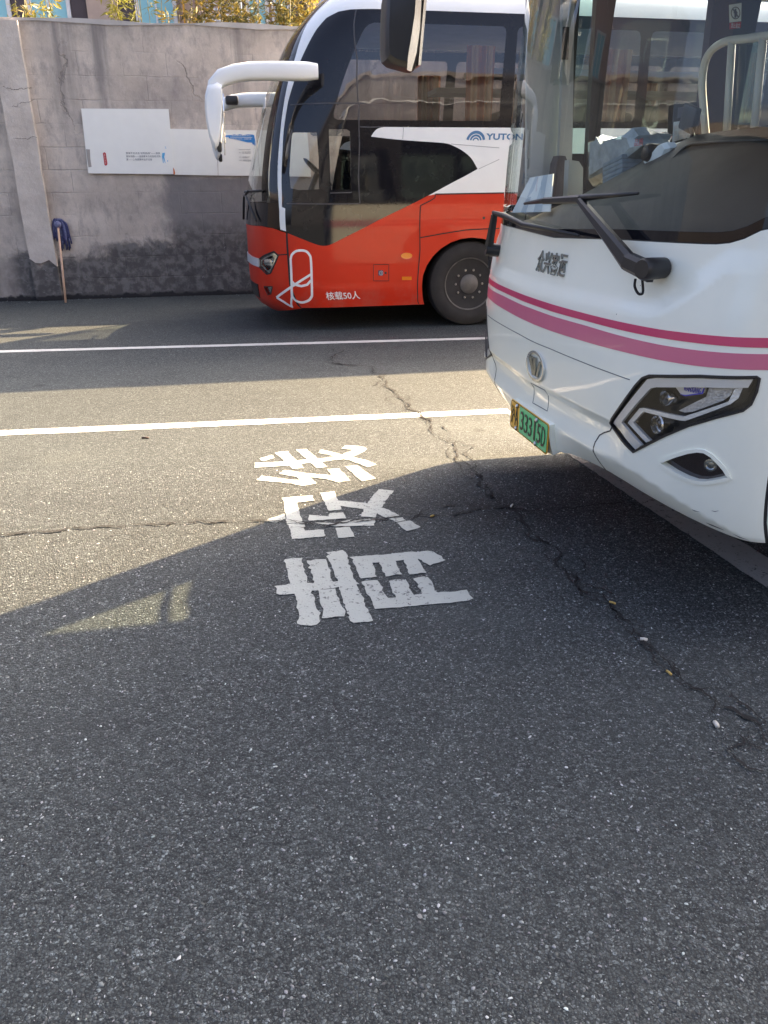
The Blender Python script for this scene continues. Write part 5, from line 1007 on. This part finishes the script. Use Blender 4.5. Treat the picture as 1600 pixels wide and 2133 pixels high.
p0s = WO+IN*.928; pq = lambda pts: pxplane(pts, p0s, AX, ZZ, IN); sfn = lambda Q, d: p0s+Q[:, :1]*AX+Q[:, 1:2]*ZZ-d*IN
rc = lambda r: pq([(1532.5+r*.86*math.cos(t), 27+r*1.15*math.sin(t)) for t in np.linspace(0, 2*math.pi, 24, endpoint=False)])
flat('sign_ring', [rc(11.5)], sfn, MA['ink'], sg, holes=[rc(9.6)], th=.001); flat('sign_bar', [pq([(1525, 18), (1527, 16.5), (1540, 36), (1538, 37.5)])], sfn, MA['ink'], sg, th=.001); flat('sign_figure', [pq([(1531, 18), (1534, 18), (1534, 22), (1537, 27), (1535, 29), (1534, 37), (1530, 37), (1530, 28), (1528, 27)])], sfn, MA['ink'], sg, th=.0008)
text('sign_text', '禁止站立', lambda P, d: p0s+P[:, :1]*AX+P[:, 1:2]*ZZ-(d+.001)*IN, rect(pq([(1522, 58.5), (1542, 48.5)])), MA['card'], sg, .0006)
# beige handrail
hr = tube('handrail', smoothpts([ip(1472, 300, 1.1), ip(1466, 230, 1.1), ip(1463, 165, 1.1), ip(1475, 115, 1.1), ip(1508, 88, 1.1), ip(1560, 80, 1.1), ip(1660, 66, 1.1)], 6), .019, MA['beige'], bus, 10)
for (x0, y0), (x1, y1) in (((1512, 300), (1525, 84)), ((1568, 300), (1590, 78))): tube('rail_post', [ip(x0, y0, 1.1), ip(x1, y1, 1.1)], .018, MA['beige'], hr, 10)
pane_ = [ip(1528, 262, 1.13), ip(1578, 258, 1.13), ip(1592, 82, 1.13), ip(1538, 86, 1.13)]; mesh('partition_glass', pane_, [[0, 1, 2, 3]], MA['gl_green'], hr)
WB2('driver_seat', 1.25, 1.7, .30, .82, 1.0, 1.5, 'seat', bev=.08); box('seat_back', WO+AX*1.78-IN*.56+ZZ*1.85, (.16, .52, .85), MA['seat'], bus, BUSR@np.array(Matrix.Rotation(.16, 3, 'Y')), .06, 3)
lathe('steering_wheel', [(.20, -.012), (.22, 0), (.20, .012), (.18, 0)], WO+AX*.98-IN*.56+ZZ*1.62, AX*.7+ZZ*.72, MA['blackp'], bus, 26)
for i in range(8):
    for w in (.85, .38, -.42, -.9): cseat(3.0+i*.8, w, 1.0, False, bus, WO)
# guide seat by the door
gs = ppoly('folding_seat', [(1150, 445), (1178, 445), (1184, 400), (1184, 340), (1178, 325), (1166, 324), (1160, 340), (1152, 410)], -.98, 'seat', bus, .09)
ppoly('seat_side', [(1180, 445), (1205, 445), (1214, 400), (1215, 350), (1206, 336), (1186, 333)], -.9, 'trim', gs, .06)
tube('low_rail', [ip(1210, 386, .75), ip(1262, 384, .75)], .017, MA['steel'], bus, 8)
tb = ppoly('ticket_machine', [(1400, 300), (1450, 286), (1452, 212), (1404, 218)], -.55, 'blackp', bus, .05)
ppoly('machine_screen', [(1412, 246), (1441, 240), (1443, 220), (1413, 224)], -.497, 'ink', tb, .003)
ppoly('keypad_sheet', [(1401, 296), (1440, 284), (1436, 250), (1404, 254)], -.496, 'card', tb, .003)
for i in range(4):
    for j in range(3): ppoly('key', [(1405+i*9, 262+j*11-i*1.2), (1411+i*9, 261+j*11-i*1.2), (1411+i*9, 269+j*11-i*1.2), (1405+i*9, 270+j*11-i*1.2)], -.490, 'silver', tb, .002)
box('phone_bracket', ip(1437, 247, .6), (.03, .11, .10), MA['blackp'], bus, BUSR@np.array(Matrix.Rotation(.3, 3, 'X')), .01); tube('bracket_stem', [ip(1437, 258, .6), ip(1443, 280, .58), ip(1440, 292, .55)], .009, MA['blackp'], bus, 6)
# ------------------------------------------------------------------ loose things on the dashboard
cardp = [ip(1066, 443, .20), ip(1145, 441, .16), ip(1152, 362, .30), ip(1104, 370, .34)]; cb = np.array(cardp).mean(0); cb[2] = min(p[2] for p in cardp)
cd_ = thing('cardboard_sheet', cb, 'white card propped at the left end of the white bus dashboard', 'card')
tk = (AX*.95+ZZ*.1)*.006; mesh('sheet', cardp+[p+tk for p in cardp], [[0, 1, 2, 3], [7, 6, 5, 4], [0, 4, 5, 1], [1, 5, 6, 2], [2, 6, 7, 3], [3, 7, 4, 0]], MA['card'], cd_)
lerp = lambda a, b, t: a+(b-a)*t
for t0_, t1_ in ((.28, .42), (.62, .82)): mesh('printed_band', [p-AX*.003 for p in (lerp(cardp[0], cardp[1], t0_), lerp(cardp[0], cardp[1], t1_), lerp(cardp[3], cardp[2], t1_), lerp(cardp[3], cardp[2], t0_))], [[0, 1, 2, 3]], MA['cardb'], cd_)
bb = ip(1300, 372, .62); bb[2] = float(rzf((bb-WO)@(-IN)))+0.0
bun = thing('wrapped_bundle', bb, 'stack of papers in crumpled clear plastic on the white bus dashboard', 'bundle')
tops = [(1250, 300), (1262, 286), (1268, 280), (1290, 296), (1310, 292), (1340, 280), (1356, 268), (1364, 276), (1362, 292), (1375, 312), (1350, 330), (1310, 350), (1250, 385)]
q3 = [ip(*p, .60) for p in tops]; cc = np.mean(q3, 0); rg = []
for k, d in ((.7, -.10), (.92, -.085), (1., -.03), (1., .03), (.9, .09), (.7, .11)): rg.append([cc+(p-cc)*k+AX*d+RNG.normal(0, .007, 3) for p in q3])
loft('wrapping', rg, MA['plas'], bun, True, 12)
for i in range(5): box('paper_pile', ip(1296, 372-i*9, .53)-AX*.002, (.10, .20, .019), MA['paperb'], bun, BUSR@np.array(Matrix.Rotation(-.18, 3, 'X')), .003)
text('red_print', '品质', lambda P, d: ip(1330, 296, .49)+P[:, :1]*(-IN)+P[:, 1:2]*ZZ-(d)*AX, (-.035, -.016, .045, .014), MA['inkred'], bun, .001)
dv = ip(1375, 320, .47); cam_ = thing('dash_camera', dv, 'small white camera with round dark lens on the white bus dashboard', 'camera')
pp = [(1349, 340), (1354, 332), (1372, 316), (1386, 299), (1396, 296), (1404, 308), (1398, 322), (1380, 336), (1362, 344), (1352, 344)]; q3 = [ip(*p, .46) for p in pp]; cc = np.mean(q3, 0)
loft('body', [[cc+(p-cc)*k+AX*d for p in q3] for k, d in ((.8, -.03), (1., -.015), (1., .02), (.8, .04))], MA['card'], cam_, True, 30)
lathe('lens', [(.034, -.02), (.036, .02), (.030, .035), (.012, .042)], ip(1359, 318, .45)+AX*.0, -AX, MA['blackp'], cam_, 18)
# scrapes on the bumper corner
for q in ([(1040, 1485), (1100, 1500), (1160, 1522), (1215, 1545), (1150, 1528), (1090, 1510)], [(1100, 1362), (1135, 1366), (1172, 1362), (1135, 1372)], [(930, 1352), (960, 1362), (1010, 1375), (955, 1368)], [(1290, 1570), (1360, 1598), (1440, 1625), (1350, 1602)]): WS.patch('scrape', [wm(zn(q))], MA['scrape'], bus, off=.0012, th=.0006, step=.05)
